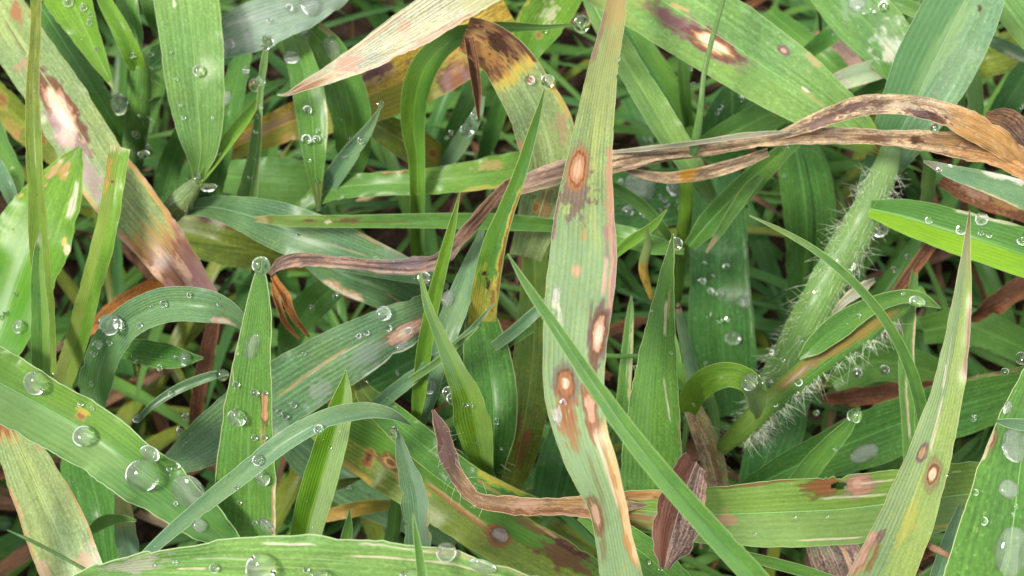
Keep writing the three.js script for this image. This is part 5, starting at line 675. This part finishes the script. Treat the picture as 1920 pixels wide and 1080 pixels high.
{ // the finest dew: beads too small and many to count
  const spots = [], M = new THREE.Matrix4(), Q = new THREE.Quaternion(), Y = new THREE.Vector3(0, 1, 0);
  for (const b of Object.values(BL)) {
    if (!b.short || rnd() < 0.3) continue;
    const pos = b.lamina.geometry.attributes.position, nor = b.lamina.geometry.attributes.normal, n = Math.round(rr(2, 22) * Math.min(1.5, b.S.L / 0.04));
    for (let i = 0; i < n; i++) {
      const k = Math.floor(rnd() * pos.count), p = new THREE.Vector3().fromBufferAttribute(pos, k).add(b.base), N = new THREE.Vector3().fromBufferAttribute(nor, k);
      if (N.y < 0) N.negate();
      p.x += rr(-0.0001, 0.0001); p.z += rr(-0.0001, 0.0001);
      const r = 0.00005 + 0.00013 * rnd() ** 2; spots.push([p.addScaledVector(N, r * 0.6), N, r]);
    }
  }
  const inst = new THREE.InstancedMesh(new THREE.SphereGeometry(1, 10, 8), WATER, spots.length); inst.name = 'fine_dew'; inst.castShadow = inst.receiveShadow = true;
  spots.forEach(([p, N, r], i) => { Q.setFromUnitVectors(Y, N); M.compose(p, Q, new THREE.Vector3(r, r * 0.8, r)); inst.setMatrixAt(i, M); });
  scene.add(inst); tag(inst, 'fine dew beads sprinkled over the grass blades', 'dew', null, 'stuff');
}

// ------------------------------------------------------------------ soil and the sward around
{
  const W = 256, d = new Uint8Array(W * W * 4);
  for (let y = 0; y < W; y++) for (let x = 0; x < W; x++) {
    const n = 0.6 * fbm(x / 22, y / 22) + 0.4 * noise(x / 3, y / 3), i = (y * W + x) * 4;
    d[i] = 42 + 30 * n; d[i + 1] = 33 + 24 * n; d[i + 2] = 26 + 19 * n; d[i + 3] = 255;
  }
  const t = new THREE.DataTexture(d, W, W); t.colorSpace = THREE.SRGBColorSpace; t.wrapS = t.wrapT = THREE.RepeatWrapping; t.repeat.set(12, 12); t.magFilter = THREE.LinearFilter; t.minFilter = THREE.LinearMipmapLinearFilter; t.needsUpdate = true;
  const g = new THREE.PlaneGeometry(0.6, 0.6, 300, 300); g.rotateX(-Math.PI / 2);
  const p = g.attributes.position;
  for (let i = 0; i < p.count; i++) { const x = p.getX(i) * 1000, z = p.getZ(i) * 1000; p.setY(i, 0.001 * (2.2 * fbm(x / 14, z / 14) + 1.6 * noise(x / 3.9, z / 3.9) - 1)); }
  g.computeVertexNormals();
  const s = mesh('soil', g, new THREE.MeshPhysicalMaterial({ map: t, roughness: 1, specularIntensity: 0.1 }), scene);
  tag(s, 'dark brown crumbly soil under the grass', 'soil', null, 'structure');
  const far = mesh('ground', new THREE.CircleGeometry(60, 48).rotateX(-Math.PI / 2), new THREE.MeshStandardMaterial({ color: new THREE.Color().setRGB(0.13, 0.2, 0.07), roughness: 1 }), scene);
  far.position.y = -0.008; tag(far, 'grassy ground reaching to the horizon', 'ground', null, 'structure');
}
// a blade drawn freely from the soil up: root, heading, length, width, lean
function wild(x, z, head, L, w, lean, droop, h0, n = 9) {
  const pts = []; let p = new THREE.Vector3(x, h0, z), el = lean;
  for (let k = 0; k <= n; k++) {
    pts.push({ p: p.clone(), l: L * k / n });
    p.add(new THREE.Vector3(Math.cos(head) * Math.cos(el), Math.sin(el), Math.sin(head) * Math.cos(el)).multiplyScalar(L / n));
    el -= droop / n; if (p.y < 0.0015) { p.y = 0.0015; el = Math.max(el, 0); }
  }
  const roll = rr(-0.5, 0.5);
  pts.forEach((s, k) => {
    const T = pts[Math.min(n, k + 1)].p.clone().sub(pts[Math.max(0, k - 1)].p).normalize(), t = k / n;
    const S = T.clone().cross(new THREE.Vector3(0.01, 1, 0.02)).normalize(), N = S.clone().cross(T).normalize();
    s.T = T; s.S = S.clone().multiplyScalar(Math.cos(roll)).addScaledVector(N, Math.sin(roll)); s.N = N.clone().multiplyScalar(Math.cos(roll)).addScaledVector(S, -Math.sin(roll));
    s.w = w * Math.min(1, 0.45 + 1.6 * t) * Math.pow(Math.max(0, 1 - Math.pow(t, 2.2)), 0.8) + 0.0002;
  });
  pts.L = L; return pts;
}
// how far each look reaches: picture cells already covered, so that only blades one can see become things
const GW = 240, GH = 135, ZB = new Float32Array(GW * GH).fill(1e9);
function rasterise(g, off, visit) {
  const p = g.attributes.position, ix = g.index, q = [];
  for (let i = 0; i < p.count; i++) { tmp.fromBufferAttribute(p, i).add(off); q.push(seen(tmp)); }
  for (let i = 0; i < ix.count; i += 3) {
    const a = q[ix.getX(i)], b = q[ix.getX(i + 1)], c = q[ix.getX(i + 2)];
    const ax = a[0] / 8, ay = a[1] / 8, bx = b[0] / 8, by = b[1] / 8, cx = c[0] / 8, cy = c[1] / 8, z = (a[2] + b[2] + c[2]) / 3;
    const den = (by - cy) * (ax - cx) + (cx - bx) * (ay - cy); if (Math.abs(den) < 1e-9) continue;
    for (let y = Math.max(0, Math.floor(Math.min(ay, by, cy))); y <= Math.min(GH - 1, Math.max(ay, by, cy)); y++) for (let x = Math.max(0, Math.floor(Math.min(ax, bx, cx))); x <= Math.min(GW - 1, Math.max(ax, bx, cx)); x++) {
      const X = x + 0.5, Y = y + 0.5, u = ((by - cy) * (X - cx) + (cx - bx) * (Y - cy)) / den, v = ((cy - ay) * (X - cx) + (ax - cx) * (Y - cy)) / den;
      if (u >= 0 && v >= 0 && u + v <= 1) visit(y * GW + x, z);
    }
  }
}
for (const b of Object.values(BL)) rasterise(b.lamina.geometry, b.base, (i, z) => { if (z < ZB[i]) ZB[i] = z; });
const OPEN = ZB.slice();
const hidden = [], kinds = [
  ['dark', 'dark green blade low in the shaded understory', 'understory blades', 'grass_leaf', 'grass blade'], ['deep', 'deep blue green blade low in the shaded understory', 'understory blue green blades', 'grass_leaf', 'grass blade'],
  ['fresh', 'mid green blade low in the shaded understory', 'understory mid green blades', 'grass_leaf', 'grass blade'], ['olive', 'olive blade low in the shaded understory', 'understory olive blades', 'grass_leaf', 'grass blade'],
  ['brown', 'brown dead blade in the litter on the soil', 'brown litter', 'dead_leaf', 'dead leaf'], ['rust', 'rust orange dead blade in the litter on the soil', 'orange litter', 'dead_leaf', 'dead leaf'], ['straw', 'pale straw blade in the litter on the soil', 'straw litter', 'dead_leaf', 'dead leaf']];
let individuals = 0; const shown = [];
for (let i = 0; i < 820; i++) {
  const dead = i < 230, k = dead ? [4, 4, 4, 4, 4, 4, 5, 5, 6][Math.floor(rnd() * 9)] : [0, 0, 1, 1, 2, 2, 3][Math.floor(rnd() * 7)];
  const c = at(rr(-150, 2070), rr(-150, 1230), dead ? 1 : 3);
  const st = dead ? wild(c.x, c.z, rr(0, 6.28), rr(0.02, 0.055), rr(0.0012, 0.0045), rr(-0.05, 0.35), rr(0, 0.5), rr(0.001, 0.02), 14)
    : wild(c.x, c.z, rr(0, 6.28), rr(0.05, 0.09), rr(0.0012, 0.006), rr(0.3, 1.0), rr(0.5, 1.6), 0.001, 18);
  if (st.some(s => { const q = seen(s.p); return q[0] > -40 && q[0] < 1960 && q[1] > -40 && q[1] < 1120 && s.p.y > 0.042; })) continue;
  const o = { ...SHAPE, fold: rr(0.1, 0.4), across: 8, wave: dead ? 1 : 0.4 }, g = ribbon(st, o, i * 1.7, st[0].p, 1 / 0.07);
  let cells = 0; rasterise(g, st[0].p, (j, z) => { if (z < OPEN[j]) { cells++; OPEN[j] = z; } });
  if (cells < 3) { hidden.push([g, st[0].p]); continue; }
  shown.push({ g, st, k, dead, cells });
}
// the largest of them are things of their own; the slivers join the mass
shown.sort((a, b) => b.cells - a.cells);
let greens = 0;
for (const { g, st, k, dead } of shown) {
  if (!dead && ++greens > 155) { hidden.push([g, st[0].p]); continue; }
  let [look, label, group, name, cat] = kinds[k];
  const o3 = new THREE.Group(); o3.name = numbered(name); o3.position.copy(st[0].p); scene.add(o3);
  mesh('lamina', g, pooled(look, 0), o3);
  const mid = seen(st[Math.floor(st.length / 2)].p); let near = null, best = 1e9;
  for (const b of Object.values(BL)) if (b.short) for (const q of b.S) { const e = (q.x - mid[0]) ** 2 + (q.y - mid[1]) ** 2; if (e < best) { best = e; near = b.short; } }
  const wide = st.reduce((a, q) => Math.max(a, q.w), 0), long = st.L;
  label = `${long < 0.045 ? 'short' : wide < 0.0045 ? 'narrow' : 'broad'} ${label.replace(/ (low in|in) the .*/, '')} under ${near}`; group = `${group} under ${near}`;
  tag(o3, label, cat, group); individuals++;
}
// the sward goes on all round: one mass of blades outside the picture, and the buried ones
{
  const gs = [];
  for (const [g, p] of hidden) { g.translate(p.x, p.y, p.z); gs.push(g); }
  for (let i = 0; i < 5000 && gs.length < 1900; i++) {
    const a = rr(0, 6.283), r = 0.05 + 0.22 * Math.sqrt(rnd()), x = Math.cos(a) * r * 1.25, z = Math.sin(a) * r - 0.01;
    const st = wild(x, z, rr(0, 6.28), rr(0.12, 0.2), rr(0.004, 0.009), rr(0.8, 1.5), rr(0.4, 1.7), 0, 10);
    if (st.some(s => { const q = seen(s.p); return q[2] > 0 && q[0] > -60 && q[0] < 1980 && q[1] > -60 && q[1] < 1140; })) continue;
    if (st.some(s => s.p.distanceTo(EYE) < 0.07)) continue;
    gs.push(ribbon(st, { ...SHAPE, across: 4 }, i * 2.3, new THREE.Vector3(), 1 / 0.07));
  }
  const m = mesh('grass', mergeGeometries(gs), pooled('fresh', 0), scene);
  tag(m, 'dense green grass going on all round', 'grass', null, 'stuff');
  console.log('understory', individuals, 'hidden', hidden.length, 'mass', gs.length, 'drops', DROPS.length, 'blades', Object.keys(BL).length);
}
renderer.render(scene, camera);
